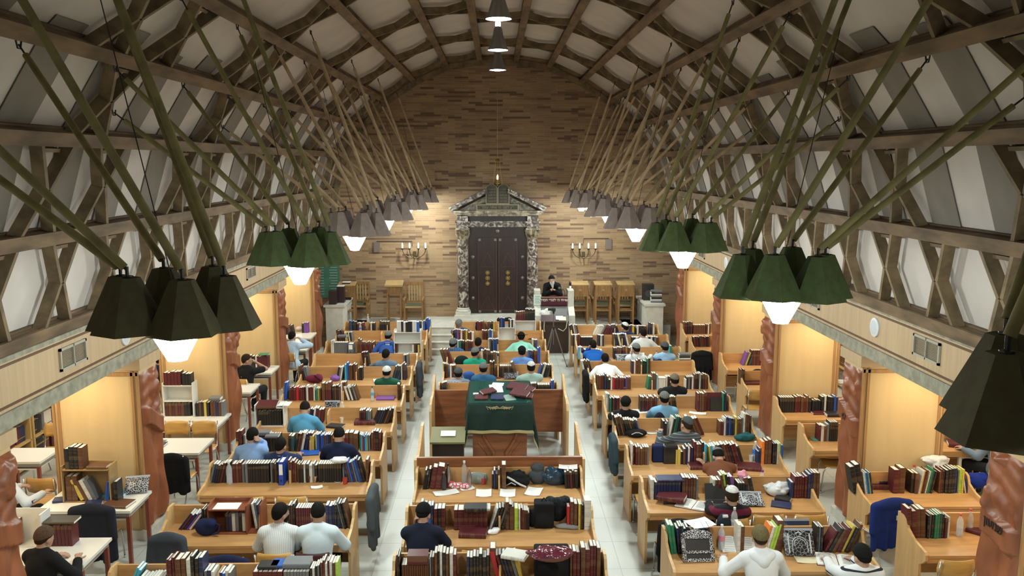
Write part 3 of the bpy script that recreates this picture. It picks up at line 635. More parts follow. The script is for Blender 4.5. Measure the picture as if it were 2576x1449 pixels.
for k,rows in dict(
C3=[(1063,1078,'KkK',.28,8),(1080,1110,'MM',.31,10),(1237,1257,'kNkT'),(1262,1273,'T',.33),(1422,1456,'KKMKK',.24,-4)],
C2=[(1058,1075,'gN',.33,0),(1076,1091,'BN',.31),(1092,1120,'MKM',.29),(1142,1226,'MMMMMMM',.26,0,1),(1230,1250,'WKK',.30,18),(1252,1268,'gK',.33,18),(1271,1281,'T',.34),(1282,1293,'T',.32),(1294,1303,'L',.29),(1304,1309,'W',.28),(1310,1332,'MTMKk',.26),(1427,1434,'R',.3),(1435,1453,'TT',.33),(1455,1468,'YTK',.32),(1470,1487,'W',.38)],
C1=[(998,1006,'TK',.32),(1011,1080,'TTTTTTTTTTTT',.2,0,1),(1081,1092,'gT',.29),(1093,1129,'TKWKT',.34),(1131,1148,'WM',.31),(1174,1231,'NKKKKKK',.3),(1232,1248,'T',.37),(1250,1262,'R',.37,-14),(1266,1318,'MKNKgY',.30,-16),(1434,1459,'TMM',.33),(1461,1511,'TMMMT',.38)],
R1=[(1690,1706,'GG',.36,-8),(1709,1740,'NKDKN',.32,-6),(1742,1776,'KTTgN',.24),(1778,1803,'NK',.33,-14),(1858,1876,'WT',.34),(1922,1952,'OWLL',.34,14),(1954,1972,'T',.37,3),(2060,2076,'KgK',.30),(2080,2110,'MKT',.30,26),(2112,2150,'MYKT',.33,22)],
R2=[(1637,1646,'W',.28),(1648,1714,'NNNNNNNNN',.24,0,1),(1717,1758,'TTMTTg',.29),(1795,1822,'WMMK',.26),(1823,1855,'TLKKP',.33,-10),(1858,1884,'KKKK',.22,0,1),(1886,1906,'TK',.28,-14),(1994,2002,'n',.28),(2003,2036,'MMMMM',.30),(2037,2066,'NNTT',.36)],
R3=[(1587,1597,'WM',.32),(1599,1634,'MTTTTg',.27),(1702,1727,'YYkT',.24),(1728,1745,'NWMN',.27),(1747,1780,'MTMKC',.33),(1790,1818,'YCWgK',.29,-8),(1821,1876,'KTMKMMK',.31,-18),(1909,1918,'nN',.24),(1919,1927,'O',.36),(1928,1945,'TT',.37),(1947,1973,'KKWLB',.31)],
R4=[(1553,1578,'KTKTK',.34,-14),(1580,1616,'KKTKKNg',.27,-16),(1668,1683,'Kkg',.25),(1684,1708,'WKGDK',.31,10),(1745,1776,'KTTM',.32,-24),(1812,1822,'TM',.24),(1824,1850,'WNNBKN',.29),(1852,1872,'YTTg',.29),(1873,1893,'WTTK',.35)],
R5=[(1524,1534,'Wg',.34),(1535,1560,'GKTKMM',.27),(1611,1657,'KMKMMTMMg',.27),(1685,1706,'KTKK',.28,-8),(1756,1780,'MTTM',.34),(1820,1830,'GNN',.34)],
R6=[(1501,1526,'TTMKN',.30),(1527,1541,'KkW',.26),(1542,1571,'RMMMMM',.25),(1572,1588,'NPTT',.24),(1628,1638,'GD',.26,8),(1641,1651,'TT',.32),(1652,1657,'CW',.28),(1658,1676,'WWWWW',.23,0,1),(1677,1688,'WTK',.27),(1726,1747,'wKgKW',.24),(1748,1781,'MKKWKMT',.31)],
R7=[(1470,1492,'WKTKTK',.30,-14),(1590,1600,'NTW',.26),(1601,1612,'TT',.31),(1613,1618,'G',.27),(1619,1627,'KK',.29),(1628,1637,'GM',.32)],
R8=[(1455,1466,'CWN',.29),(1469,1515,'NNWKgNW',.22),(1544,1575,'KMTTKMM',.28),(1582,1592,'TW',.28),(1678,1692,'GCG',.30)],
R9=[(1438,1459,'TKWTM',.28),(1462,1492,'KKKKKKKK',.22,0,1),(1504,1520,'NKWgK',.26),(1542,1548,'TY',.28),(1550,1584,'NKWKKNW',.29,-14),(1590,1620,'KNWKKT',.22),(1625,1658,'WKWKgT',.22)],
R10=[(1437,1458,'KTKWgT',.28,-12),(1492,1515,'WWWWg',.27,26),(1517,1538,'MMMMM',.28,18),(1541,1560,'NNNKK',.28,-16),(1584,1600,'NTYK',.25),(1603,1628,'WKKKTT',.25),(1634,1648,'NKW',.32)],
L1=[(322,336,'CC',.30,24),(338,398,'KWKTKWKW',.2,26),(425,446,'MMM',.38),(448,474,'TT',.40),(476,495,'WK',.40),(497,517,'KN',.42),(519,545,'gNW',.26),(556,586,'NBWg',.24),(640,714,'MMMMMM',.24,0,1),(716,780,'gggggggg',.24,0,1),(782,806,'KWKg',.29),(808,852,'TMWMWTL',.34)],
L2=[(452,486,'NMNPW',.25,38),(514,533,'KTKT',.28),(645,662,'WgN',.32,-8),(727,744,'KTK',.32),(746,788,'MMMMMMM',.27,0,1),(820,856,'NNNKN',.30),(858,884,'KgKKT',.33,-12)],
L3=[(530,570,'gNKKMK',.28,14),(587,611,'MTM',.28),(612,618,'gg',.28),(620,680,'gKKKKKKKK',.28,0,1),(683,703,'gKTK',.29),(727,748,'TTMT',.31),(749,770,'TKTKW',.27),(772,800,'KWgK',.26),(802,861,'KKKKKKKKKK',.27,0,1),(863,872,'gK',.24),(874,900,'NTBNg',.30,-12),(902,920,'BNK',.33,-14),(921,928,'T',.34)],
L4=[(597,614,'TM',.32),(616,632,'gWK',.28),(654,706,'KKKKKKKK',.26,0,1),(728,742,'KD',.26),(743,780,'KTTWKNT',.29,12),(782,792,'Y',.26),(795,837,'WBNBBTBKT',.27),(868,902,'MTT',.28),(905,932,'GCRBCYBg',.25),(934,959,'TMKM',.31)],
L5=[(777,812,'NKWMTM',.27,8),(905,920,'MKM',.24),(921,934,'Dgg',.24),(936,977,'KKNKKTK',.27,22)],
L6=[(714,722,'BB',.36,6),(731,768,'MMMRMMM',.26),(769,794,'KWMTMW',.27),(797,809,'GYT',.24),(811,835,'TMM',.34),(837,858,'KTKT',.28),(859,872,'WTT',.34),(876,905,'WKWKgT',.27,-16),(1000,1006,'TK',.3)],
L7=[(753,762,'TM',.32),(766,780,'Kgg',.27,-12),(847,863,'KgWK',.29,10),(868,878,'CB',.35),(879,888,'TT',.32),(890,899,'TT',.33),(901,913,'TKK',.26),(985,1008,'NDKNDN',.31,16),(1010,1022,'WKTN',.34)],
L8=[(915,931,'KMK',.32,-8),(1015,1028,'gKg',.25)],
L9=[(834,842,'WW',.3),(843,876,'ggggggg',.25,0,1),(902,911,'TT',.33),(913,947,'MMTMMTMM',.26,-8)],
L10=[(853,868,'KTMKM',.28,-12),(870,890,'WYKWKg',.24,-8)],
L11=[(880,898,'NBKKDK',.29),(899,917,'MTMM',.24),(930,944,'TWKK',.25),(956,980,'KKKKKK',.28),(1050,1070,'NKKWB',.28),(1072,1083,'NBB',.36)],
C4=[(1112,1124,'NKN',.3),(1334,1350,'gKNK',.26),(1352,1384,'KKKKKK',.24,0,1),(1386,1394,'BB',.34)],
C5=[(1114,1126,'YKMT',.3),(1132,1146,'WTK',.28),(1232,1244,'TTK',.35),(1257,1292,'KTKKTKK',.25,0,1),(1296,1304,'T',.34,-18),(1352,1378,'BKWKKD',.29,16)],
C6=[(1116,1138,'TTM',.35,-16),(1210,1232,'WTKTK',.31),(1234,1256,'KTgK',.26),(1328,1340,'BNN',.29),(1342,1352,'MTM',.3),(1352,1359,'BB',.36)],
C7=[(1142,1168,'KNBWGGKK',.26),(1170,1190,'TTMMT',.26),(1228,1238,'WgK',.3),(1240,1254,'BNBK',.3),(1338,1352,'WTTB',.28)],
C8=[(1138,1176,'KKNPMWTTY',.3),(1178,1192,'TMW',.24),(1212,1226,'TMMK',.29),(1228,1240,'gBBW',.3)],
C9=[(1200,1216,'MMMM',.27),(1218,1224,'T',.28,-16),(1226,1244,'TTKKY',.27)],
S1=[(2295,2342,'MMTT',.36,-4),(2343,2386,'KgKGGDK',.30),(2387,2400,'MTW',.25)],
S2=[(2156,2184,'KK',.40,-12),(2185,2206,'WCBLN',.30,-10),(2256,2286,'MT',.34),(2302,2319,'KT',.30),(2320,2336,'WYMT',.32,8),(2338,2356,'WGDK',.33,10),(2372,2386,'TMK',.33),(2388,2418,'KKKN',.33),(2420,2436,'gLLY',.32),(2437,2450,'MWN',.28,-12)],
S3=[(2066,2092,'MWTg',.27),(2093,2114,'KKKK',.32,0,1)],
S4=[(1966,2003,'KKKKKK',.28,0,1),(2004,2046,'MMTMTK',.29),(2048,2070,'kkkkk',.28),(2072,2114,'KWKKKKBN',.29)],
S5=[(1870,1892,'PgYKD',.3,18),(1894,1918,'MTMTM',.34,0,1)],
S6=[(1866,1876,'TTK',.3)],
S7=[(1748,1789,'TMMKTTMMKT',.25,-6)],
S8=[(1720,1744,'TMKKM',.32),(1746,1777,'TTTTTT',.24,0,1),(1778,1790,'MWT',.26)],
).items():
    for r in rows: row(k,*r[:3],h=r[3] if len(r)>3 else .27,lean=r[4] if len(r)>4 else 0,fixed=len(r)>5)
for px,py,c,dk,kw in ((1190,1345,'M','C2',dict(w=.24,l=.33,t=.06,rz=R(-4))),(1197,1282,'K','C2',dict(z=TZ+.27,w=.19,l=.27,t=.05)),(1217,1279,'W','C2',dict(z=TZ+.27,w=.18,l=.16,t=.03)),(1052,1412,'M','C1',dict(z=TZ+.21,w=.18,l=.22,t=.10)),(1296,1400,'W','C1',dict(z=TZ+.30,w=.20,l=.26,t=.04,rz=R(-20))),
    (1690,1262,'K','R2',dict(w=.2,l=.26,t=.05)),(1690,1255,'M','R2',dict(z=TZ+.052,w=.26,l=.36,t=.06,rz=R(-24))),(1685,1206,'N','R2',dict(z=TZ+.25,w=.2,l=.36,t=.03)),(1965,1272,'N','R2',dict(w=.19,l=.25,t=.025,rz=R(-22))),(1970,1258,'K','R2',dict(w=.14,l=.2,t=.04,rz=R(-30))),
    (1758,1176,'M','R3',dict(w=.22,l=.3,t=.05)),(1884,1178,'M','R3',dict(w=.26,l=.34,t=.05,rz=R(-12))),(1556,976,'M','R6',dict(w=.22,l=.3,t=.05,rz=R(-10))),(779,1141,'B','L4',dict(w=.22,l=.29,t=.03,rz=R(8))),(919,1066,'M','L5',dict(w=.2,l=.36,t=.07)),(845,1074,'K','L5',dict(w=.2,l=.28,t=.035,rz=R(-14))),
    (970,1004,'P','L6',dict(w=.2,l=.34,t=.04)),(887,901,'K','L8',dict(w=.18,l=.28,t=.05)),(885,893,'K','L8',dict(z=TZ+.055,w=.18,l=.26,t=.04)),(853,908,'K','L8',dict(w=.16,l=.2,t=.06)),(948,849,'W','L10',dict(w=.2,l=.3,t=.04)),(948,845,'M','L10',dict(z=TZ+.045,w=.2,l=.3,t=.04)),
    (676,1424,'K','L1',dict(z=TZ+.25,w=.16,l=.2,t=.03)),(711,1420,'B','L1',dict(z=TZ+.25,w=.17,l=.21,t=.03)),(750,1420,'g','L1',dict(z=TZ+.25,w=.2,l=.28,t=.05)),(662,1092,'g','L4',dict(z=TZ+.27,w=.17,l=.24,t=.05)),(686,1098,'g','L4',dict(z=TZ+.27,w=.16,l=.2,t=.03)),(832,1052,'K','L5',dict(w=.2,l=.3,t=.05)),(832,1044,'g','L5',dict(z=TZ+.052,w=.2,l=.3,t=.05)),
    (2222,1226,'M','S2',dict(w=.2,l=.46,t=.07)),(2226,1212,'K','S2',dict(z=TZ+.072,w=.16,l=.22,t=.03)),(2463,1340,'M','S1',dict(w=.2,l=.24,t=.05,rz=R(-50))),(1975,982,'K','S4',dict(z=TZ+.285,w=.18,l=.34,t=.04)),(2096,1046,'K','S4',dict(w=.2,l=.28,t=.06)),(2060,1040,'M','S4',dict(w=.2,l=.26,t=.03)),(1895,965,'M','S6',dict(w=.22,l=.34,t=.04)),(1902,908,'M','S5',dict(w=.22,l=.4,t=.03)),
    (1905,856,'K','S5',dict(z=TZ+.345,w=.18,l=.26,t=.06)),(1862,840,'g','L9',dict(z=TZ+.25,w=.16,l=.2,t=.04)) if 0 else (862,848,'g','L9',dict(z=TZ+.26,w=.16,l=.22,t=.05)),(1285,905,'M','C6',dict(w=.2,l=.24,t=.04)),(1250,903,'T','C6',dict(w=.2,l=.24,t=.04)),(1242,950,'M','C5',dict(w=.2,l=.28,t=.03)),(1340,952,'M','C5',dict(w=.2,l=.3,t=.03)),
    (1266,876,'M','C7',dict(w=.22,l=.34,t=.03))): flatpx(px,py,c,dk,**kw)
for j in range(6):
    p=at(1720,918,z=TZ); flat(p.x+.01*(j%2),p.y,TZ+.045*j,'WKTWKg'[j],'seventh right-column desk',.18,.24,.042,note='stacked flat %s from the bottom,'%ORD[j])
# ================================================================ soft shapes: smooth-blended capsules and ellipsoids skinned into one surface
def _rot(e): return np.array(e.to_matrix()) if e is not None else None
def nets(prims,res,k=.02,cuts=(),pad=.03):
    lo=[];hi=[]
    for p in prims:
        if p[0]=='c': a,b=np.array(p[1],float),np.array(p[2],float); r=max(p[3],p[4]); lo.append(np.minimum(a,b)-r); hi.append(np.maximum(a,b)+r)
        else: c=np.array(p[1],float); r=max(p[2]); lo.append(c-r); hi.append(c+r)
    L=np.min(lo,0)-pad; U=np.max(hi,0)+pad; n=np.ceil((U-L)/res).astype(int)+1
    ax=[L[i]+res*np.arange(n[i]) for i in range(3)]; D=np.full(n,.2)
    for p,l,h in zip(prims,lo,hi):
        i0=np.maximum(((l-k*1.5-res*3-L)/res).astype(int),0); i1=np.minimum(np.ceil((h+k*1.5+res*3-L)/res).astype(int)+1,n)
        sl=tuple(slice(a,b) for a,b in zip(i0,i1)); G=np.stack(np.meshgrid(*[ax[i][sl[i]] for i in range(3)],indexing='ij'),-1)
        if p[0]=='c':
            a,b=np.array(p[1],float),np.array(p[2],float); ba=b-a; t=np.clip(((G-a)@ba)/max(1e-9,ba@ba),0,1)
            d=np.linalg.norm(G-a-t[...,None]*ba,axis=-1)-(p[3]+(p[4]-p[3])*t)
        else:
            q=G-np.array(p[1],float)
            if len(p)>3 and p[3] is not None: q=q@p[3]
            r=np.array(p[2],float)
            if p[0]=='e': k0=np.linalg.norm(q/r,axis=-1); k1=np.linalg.norm(q/(r*r),axis=-1); d=k0*(k0-1)/np.maximum(k1,1e-6)
            else: w=np.abs(q)-r+.02; d=np.linalg.norm(np.maximum(w,0),axis=-1)+np.minimum(w.max(-1),0)-.02
        A=D[sl]; hh=np.clip(.5+.5*(A-d)/k,0,1); D[sl]=A+(d-A)*hh-k*hh*(1-hh)
    if cuts:
        G=np.stack(np.meshgrid(*ax,indexing='ij'),-1)
        for nv,dd in cuts: D=np.maximum(D,dd-G@np.array(nv,float))
    I=D<0; c=[(i,j,m) for i in(0,1) for j in(0,1) for m in(0,1)]
    S_=lambda A,o: A[o[0]:A.shape[0]-1+o[0],o[1]:A.shape[1]-1+o[1],o[2]:A.shape[2]-1+o[2]]
    cnt=sum(S_(I,o).astype(int) for o in c); mix=(cnt>0)&(cnt<8); idx=np.argwhere(mix)
    if not len(idx): return np.zeros((0,3)),[]
    V=np.zeros((len(idx),3)); C=np.zeros(len(idx))
    val={o:D[idx[:,0]+o[0],idx[:,1]+o[1],idx[:,2]+o[2]] for o in c}
    for a in c:
        for e in range(3):
            if a[e]: continue
            b=list(a); b[e]=1; b=tuple(b); va,vb=val[a],val[b]; m=(va<0)!=(vb<0)
            t=np.where(m,va/np.where(m,va-vb,1),0); pa=np.array(a,float); P_=pa+np.outer(t,np.array(b)-pa); V[m]+=P_[m]; C[m]+=1
    V=L+res*(idx+V/C[:,None]); ID=np.full(mix.shape,-1); ID[mix]=np.arange(len(idx)); F=[]
    for e in range(3):
        o1,o2=[(1,2),(2,0),(0,1)][e]; s0=[slice(None)]*3; s1=[slice(None)]*3; s0[e]=slice(0,-1); s1[e]=slice(1,None)
        ch=I[tuple(s0)]!=I[tuple(s1)]; E=np.argwhere(ch); E=E[(E[:,o1]>0)&(E[:,o2]>0)&(E[:,o1]<n[o1]-1)&(E[:,o2]<n[o2]-1)]
        if not len(E): continue
        u=np.zeros(3,int);u[o1]=1;v=np.zeros(3,int);v[o2]=1
        q=[ID[tuple((E-x).T)] for x in(u+v,v,0*u,u)]; Q=np.stack(q,1); ins=I[tuple(E.T)]; Q[~ins]=Q[~ins][:,::-1]; F.append(Q)
    return V,np.concatenate(F).tolist()
def soft(name,prims,res,mats,parent=None,k=.02,cuts=(),extra=None,loc=None,rz=None,smooth=2):
    v,f=nets(prims,res,k,cuts); m=MB(); m.v=[tuple(p) for p in v]; m.f=[list(q) for q in f]; m.m=[0]*len(f)
    if extra:
        for e in extra:
            o=len(m.v); m.v+=[tuple(p) for p in e[0]]; m.f+=[[o+i for i in q] for q in e[1]]; m.m+=[0]*len(e[1])
    return m.obj(name,mats,parent,smooth,loc,rz)
M_skin=mat('skin',(.46,.27,.19),.55,var=.08,scale=12); M_eye=mat('eye_white',(.6,.58,.55),.3); M_iris=mat('iris',(.03,.02,.015),.3); M_lip=mat('lips',(.38,.15,.12),.5)
M_hair={'d':mat('dark_hair',(.009,.007,.0065),.75,bump=.5,scale=60,spec=.12),'b':mat('brown_hair',(.03,.018,.011),.75,bump=.5,scale=60,spec=.12),'w':mat('white_beard',(.55,.53,.50),.8,bump=.5,scale=40),'g':mat('grey_hair',(.18,.17,.16),.7,bump=.4,scale=50)}
M_shoe=mat('black_shoe',(.015,.014,.014),.4)
def fabric(n,c,stripe=None):
    if n in MATS: return MATS[n]
    m=mat(n,c,.9,bump=.6,scale=7,coord='Object',spec=.2)
    if stripe:
        nt,N,L,b=nodes(m); tc=N.new('ShaderNodeTexCoord'); sp=N.new('ShaderNodeSeparateXYZ'); L.new(tc.outputs['Object'],sp.inputs[0])
        axis,per,c2,duty=stripe; ml=N.new('ShaderNodeMath'); ml.operation='MULTIPLY'; ml.inputs[1].default_value=1/per; L.new(sp.outputs[axis],ml.inputs[0])
        fr=N.new('ShaderNodeMath'); fr.operation='FRACT'; L.new(ml.outputs[0],fr.inputs[0]); lt=N.new('ShaderNodeMath'); lt.operation='LESS_THAN'; lt.inputs[1].default_value=duty; L.new(fr.outputs[0],lt.inputs[0])
        mx=N.new('ShaderNodeMix'); mx.data_type='RGBA'; L.new(lt.outputs[0],mx.inputs['Factor']); mx.inputs['A'].default_value=(*c,1); mx.inputs['B'].default_value=(*c2,1); L.new(mx.outputs['Result'],b.inputs['Base Color'])
    return m
def ik(a,b,l1,l2,hint):
    a,b=Vector(a),Vector(b); d=b-a; L_=min(d.length,(l1+l2)*.985); dn=d.normalized(); b=a+dn*L_
    x=(l1*l1-l2*l2+L_*L_)/(2*L_); h=math.sqrt(max(0,l1*l1-x*x)); hv=Vector(hint); hv=(hv-dn*hv.dot(dn)).normalized(); return a+dn*x+hv*h,b
def hand_mesh(wrist,dirv,palm_n,side,curl=.5):
    d=Vector(dirv).normalized(); n=Vector(palm_n); n=(n-d*n.dot(d)).normalized(); s=d.cross(n)*side; w=Vector(wrist); P_=[]
    Q=lambda f,u,v: w+d*f+s*u+n*v
    P_.append(('c',Q(-.03,0,0),Q(.02,0,0),.025,.026))
    for u in(-.028,-.01,.01,.028): P_.append(('c',Q(.015,u*.6,0),Q(.082,u,.0),.015,.0125))
    for u,l in((-.031,.062),(-.0105,.075),(.0105,.070),(.031,.054)):
        c1=curl*.9; c2=curl*1.7; p0=Q(.085,u,0); p1=p0+(d*cos(c1)+n*sin(c1))*l*.52; p2=p1+(d*cos(c2)+n*sin(c2))*l*.48
        P_+= [('c',p0,p1,.0098,.0088),('c',p1,p2,.0088,.0072)]
    t0=Q(.02,-.03,.0); t1=t0+(d*.55-s*.75+n*.25).normalized()*.042; t2=t1+(d*.85-s*.25+n*.4).normalized()*.032
    P_+= [('c',t0,t1,.0135,.0105),('c',t1,t2,.0105,.008)]
    return nets(P_,.0062,.006)
PEOPLE={}
def person(key,label,px,py,shirt,desk_=None,hz=None,hip=None,yaw=0,pitch=15,roll=0,body=0,sleeve='long',hair='d',kip=None,kipsize=1,hl=None,hr=None,trousers=None,beard=None,chairlab=None,hood=False,collar=None,stand=False,headpos=None,hipdx=0,hat=False,drop=0,plum=False,glasses=False):
    dy=None
    if desk_: dx,dy,_,_=DESK[desk_]; hipY=dy-.65-.20-drop
    if headpos is not None: hd=Vector(headpos)
    elif hz is not None: hd=at(px,py,z=hz)
    else:
        hd=None
        for q in range(60):
            z=1.24-.009*q; c=at(px,py,z=z)
            v=(c-Vector((c.x-hipdx,hipY,.50))).length
            if v<=.70 and c.y>hipY-.16: hd=c; break
        if hd is None: hd=at(px,py,z=1.1)
    if hip is None: hip=(hd.x-hipdx,hipY if desk_ else hd.y-.14,.50)
    hip=Vector(hip); o=Vector((hip.x,hip.y,0)); Rb=Matrix.Rotation(-R(body),3,'Z'); inv=Rb.inverted()
    loc=lambda w: inv@(Vector(w)-o)
    h=loc(hd); hp=Vector((0,0,hip.z))
    He=Matrix.Rotation(-R(yaw-body),3,'Z')@Matrix.Rotation(-R(pitch),3,'X')@Matrix.Rotation(R(roll),3,'Y'); HR=np.array(He)
    hd_=lambda x,y,z: h+He@Vector((x,y,z))
    nb=hd_(0,-.025,-.15)*.55+(hp+(h-hp)*.74)*.45; sp=nb-hp; mid=hp+sp*.5+Vector((0,-.055 if sp.y>.12 else -.02,0))
    ch=hp+sp*.74+Vector((0,-.035 if sp.y>.12 else -.0,0)); up=(nb-hp).normalized()
    fx=Vector((1,0,0)); sh=nb-up*.055
    E=Matrix((fx,up.cross(fx).normalized(),up)).transposed(); ER=np.array(E)
    torso=[('c',hp+Vector((-.085,-.01,.03)),hp+Vector((.085,-.01,.03)),.125,.125),('e',hp+(mid-hp)*.75,(.155,.115,.17),ER),('e',mid+(ch-mid)*.4,(.165,.115,.17),ER),('e',ch,(.175,.112,.15),ER),('c',sh+fx*-.155,sh+fx*.155,.062,.062),('c',sh+fx*-.09+up*.02,nb+up*.01,.06,.055),('c',sh+fx*.09+up*.02,nb+up*.01,.06,.055)]
    arms=[];arms_s=[];hands=[]
    for s,tg in((-1,hl),(1,hr)):
        S0=sh+fx*s*.18+up*-.01
        if tg is None: t=Vector((s*.17,.40,.795)) if not desk_ else loc((0,dy-.45,.80)); t=Vector((h.x*.6+s*.15,t.y,t.z))
        elif tg=='head': t=hd_(s*.085,.045,-.07); 
        elif tg=='lap': t=Vector((s*.10,.22,.60))
        elif tg=='down': t=Vector((s*.24,.08,.52))
        elif isinstance(tg,tuple) and len(tg)==4: t=h+Vector(tg[:3])
        else: t=Vector(tg)
        el,wr=ik(S0,t,.285,.25,(s*.30,.45,-1) if tg=='head' else (s*.75,-.35,-.7))
        arms+= [('c',S0,el,.05,.041),('c',el,wr,.041,.027)]
        arms_s+= [('c',S0,el if sleeve=='long' else S0+(el-S0)*.72,.058,.05 if sleeve=='long' else .056)]
        if sleeve=='long': arms_s.append(('c',el,el+(wr-el)*.93,.05,.038))
        d=(wr-el).normalized(); pn=(-fx*s+Vector((0,0,-.2))) if tg=='head' else Vector((0,.1,-1))
        if tg is None: d=Vector((d.x-s*.3,max(.3,d.y),-.05)).normalized()
        hands.append(hand_mesh(wr,d,pn,s,.55))
    if stand: legs=[('c',hp+fx*s*.09,Vector((s*.10,.02,.47*hip.z/.93)),.085,.06) for s in(-1,1)]+[('c',Vector((s*.10,.02,.47*hip.z/.93)),Vector((s*.10,0,.10)),.06,.045) for s in(-1,1)]; an=[Vector((s*.10,0,.10)) for s in(-1,1)]
    else:
        kn=[Vector((s*.13,.42,.505)) for s in(-1,1)]; an=[Vector((s*.12,.40,.10)) for s in(-1,1)]
        legs=[('c',hp+fx*s*.085,k_,.088,.062) for s,k_ in zip((-1,1),kn)]+[('c',k_,a_,.06,.042) for k_,a_ in zip(kn,an)]
    head=[('e',hd_(0,-.01,.02),(.077,.098,.098),HR),('e',hd_(0,.035,-.045),(.062,.066,.08),HR),('e',hd_(0,.05,-.095),(.042,.038,.028),HR),('c',hd_(0,.096,-.012),hd_(0,.114,-.045),.010,.014),('c',hd_(-.03,.082,.004),hd_(.03,.082,.004),.012,.012)]
    head+= [('e',hd_(s*.077,-.008,-.03),(.012,.024,.032),HR) for s in(-1,1)]+[('c',hd_(0,-.02,-.06),nb,.054,.058)]
    body_o=soft('person',torso+arms+legs+[('c',a_,a_+Vector((0,.13,-.05)),.036,.03) for a_ in an]+head,.0125,[M_skin],None,.018,extra=hands,loc=o,rz=-R(body))
    tag(body_o,label,'person',None)
    so=soft('shirt',[(p[0],p[1],p[2],p[3]+.012,p[4]+.012) if p[0]=='c' else (p[0],p[1],tuple(r+.012 for r in p[2]),p[3]) for p in torso+arms_s],.0145,[shirt],body_o,.03,cuts=[(tuple(up),up.dot(hp)-.16)])
    soft('trousers',[(p[0],p[1],p[2],p[3]+.012,p[4]+.012) for p in [torso[0]]+legs],.02,[trousers or fabric('dark_trousers',(.018,.019,.024))],body_o,.03)
    for a_ in an: soft('shoe',[('c',a_+Vector((0,-.03,-.055)),a_+Vector((0,.15,-.065)),.045,.034)],.016,[M_shoe],body_o)
    if hood: 
        q=nb-up*.015; soft('hood',[('c',q+fx*-.10+Vector((0,-.04,0)),q+Vector((0,-.10,-.05)),.055,.06),('c',q+fx*.10+Vector((0,-.04,0)),q+Vector((0,-.10,-.05)),.055,.06),('c',q+Vector((0,-.10,-.04)),q+Vector((0,-.13,-.15)),.05,.02)],.013,[shirt],body_o,.03)
    if collar:
        cb=MB(); n=20; up2=(h-nb).normalized(); A=up2.orthogonal().normalized(); B_=up2.cross(A)
        pts=[nb+up2*.012+(A*cos(2*PI*i/n)+B_*sin(2*PI*i/n))*.066 for i in range(n+1)]; cb.tube(pts,.014,6); cb.obj('collar',collar,body_o,True)
    if hair:
        cut=[(tuple(He@Vector((0,-.64,.77))),(He@Vector((0,-.64,.77))).dot(h)-.004)]
        soft('hair',[('e',hd_(0,-.014,.022),(.0835,.1035,.106),HR),('e',hd_(0,-.052,-.03),(.064,.05,.055),HR)],.0095,[M_hair[hair]],body_o,.02,cuts=cut)
    if beard:
        cut=[(tuple(He@Vector((0,.5,-.86))),(He@Vector((0,.5,-.86))).dot(h)+(.055 if beard=='d' else .05))]
        ln=.0 if beard=='d' else .11
        soft('beard',[('e',hd_(0,.042,-.06),(.069,.066,.078),HR)]+([('c',hd_(0,.06,-.10),hd_(0,.085,-.10-ln),.05,.022)] if ln else []),.008,[M_hair[beard]],body_o,.02,cuts=cut)
    if kip:
        kz=(0,-.42,.91); nv=He@Vector(kz); soft('hat' if hat else 'kippah',[('e',hd_(0,-.012,.022),(.094,.115,.113),HR)],.0095,[kip],body_o,.01,cuts=[(tuple(nv),nv.dot(h)+(.052 if kipsize==1 else .078 if kipsize<1 else .022))])
        if hat:
            b=MB(); b.lathe([(.06,.055),(.155,.05),(.16,.056),(.06,.065)],24,caps=False); w=Matrix.Translation(h)@He.to_4x4(); bo=b.obj('hat_brim',kip,body_o,True); bo.matrix_local=w
    for s in(-1,1):
        b=MB(); b.lathe([(0,-.0125),(.009,-.009),(.0125,0),(.009,.009),(0,.0125)],8,0,caps=False); b.lathe([(0,-.0135),(.006,-.0115)],8,1,M=Matrix.Rotation(R(-90),4,'X')@Matrix.Rotation(PI,4,'X'),caps=False)
        e=b.obj('eye',[M_eye,M_iris],body_o,True); e.matrix_local=Matrix.Translation(hd_(s*.03,.083,-.016))@He.to_4x4()
    b=MB(); b.tube([(-.022,0,.0),(-.01,.006,.002),(0,.007,-.001),(.01,.006,.002),(.022,0,0)],.0045,6); e=b.obj('mouth',M_lip,body_o,True); e.matrix_local=Matrix.Translation(hd_(0,.097,-.078))@He.to_4x4()
    if glasses:
        b=MB()
        for s in(-1,1): b.tube([(s*.033+.022*cos(a*PI/6),.108,-.014+.018*sin(a*PI/6)) for a in range(13)],.0025,4); b.tube([(s*.055,.105,-.01),(s*.08,.0,-.015)],.0025,4)
        e=b.obj('spectacles',M_black,body_o,True); e.matrix_local=Matrix.Translation(h)@He.to_4x4()
    PEOPLE[key]=(o,label)
    if not stand and chairlab is not False:
        c=Rb@Vector((0,-.03,0))+o; chair(c.x,c.y,-R(body),chairlab or 'chair under the '+' '.join(re.split(r' (?:at|on|leaning|before|behind|beside|with one|between|far|reading|resting|mostly|turning|bent|holding) ',label)[0].rstrip(',').split()[:13]),plum=plum)
    return body_o
F=fabric
def KIP(n,c): return mat('kippah_'+n,c,.9,var=.25,scale=45,spec=.15)
kK=KIP('black',(.010,.0095,.010)); kG=KIP('grey',(.15,.16,.15)); kW=KIP('white',(.62,.62,.60)); kB=KIP('brown',(.10,.06,.04)); kO=KIP('olive',(.15,.12,.055)); kS=KIP('slate',(.075,.085,.09))
white=F('white_shirt',(.68,.72,.76)); tee=F('white_tee',(.76,.76,.76)); ltblue=F('light_blue_shirt',(.24,.38,.66)); navy=F('navy_shirt',(.012,.018,.05)); blk=F('black_shirt',(.013,.013,.015))
jeans=F('jeans',(.20,.28,.38))
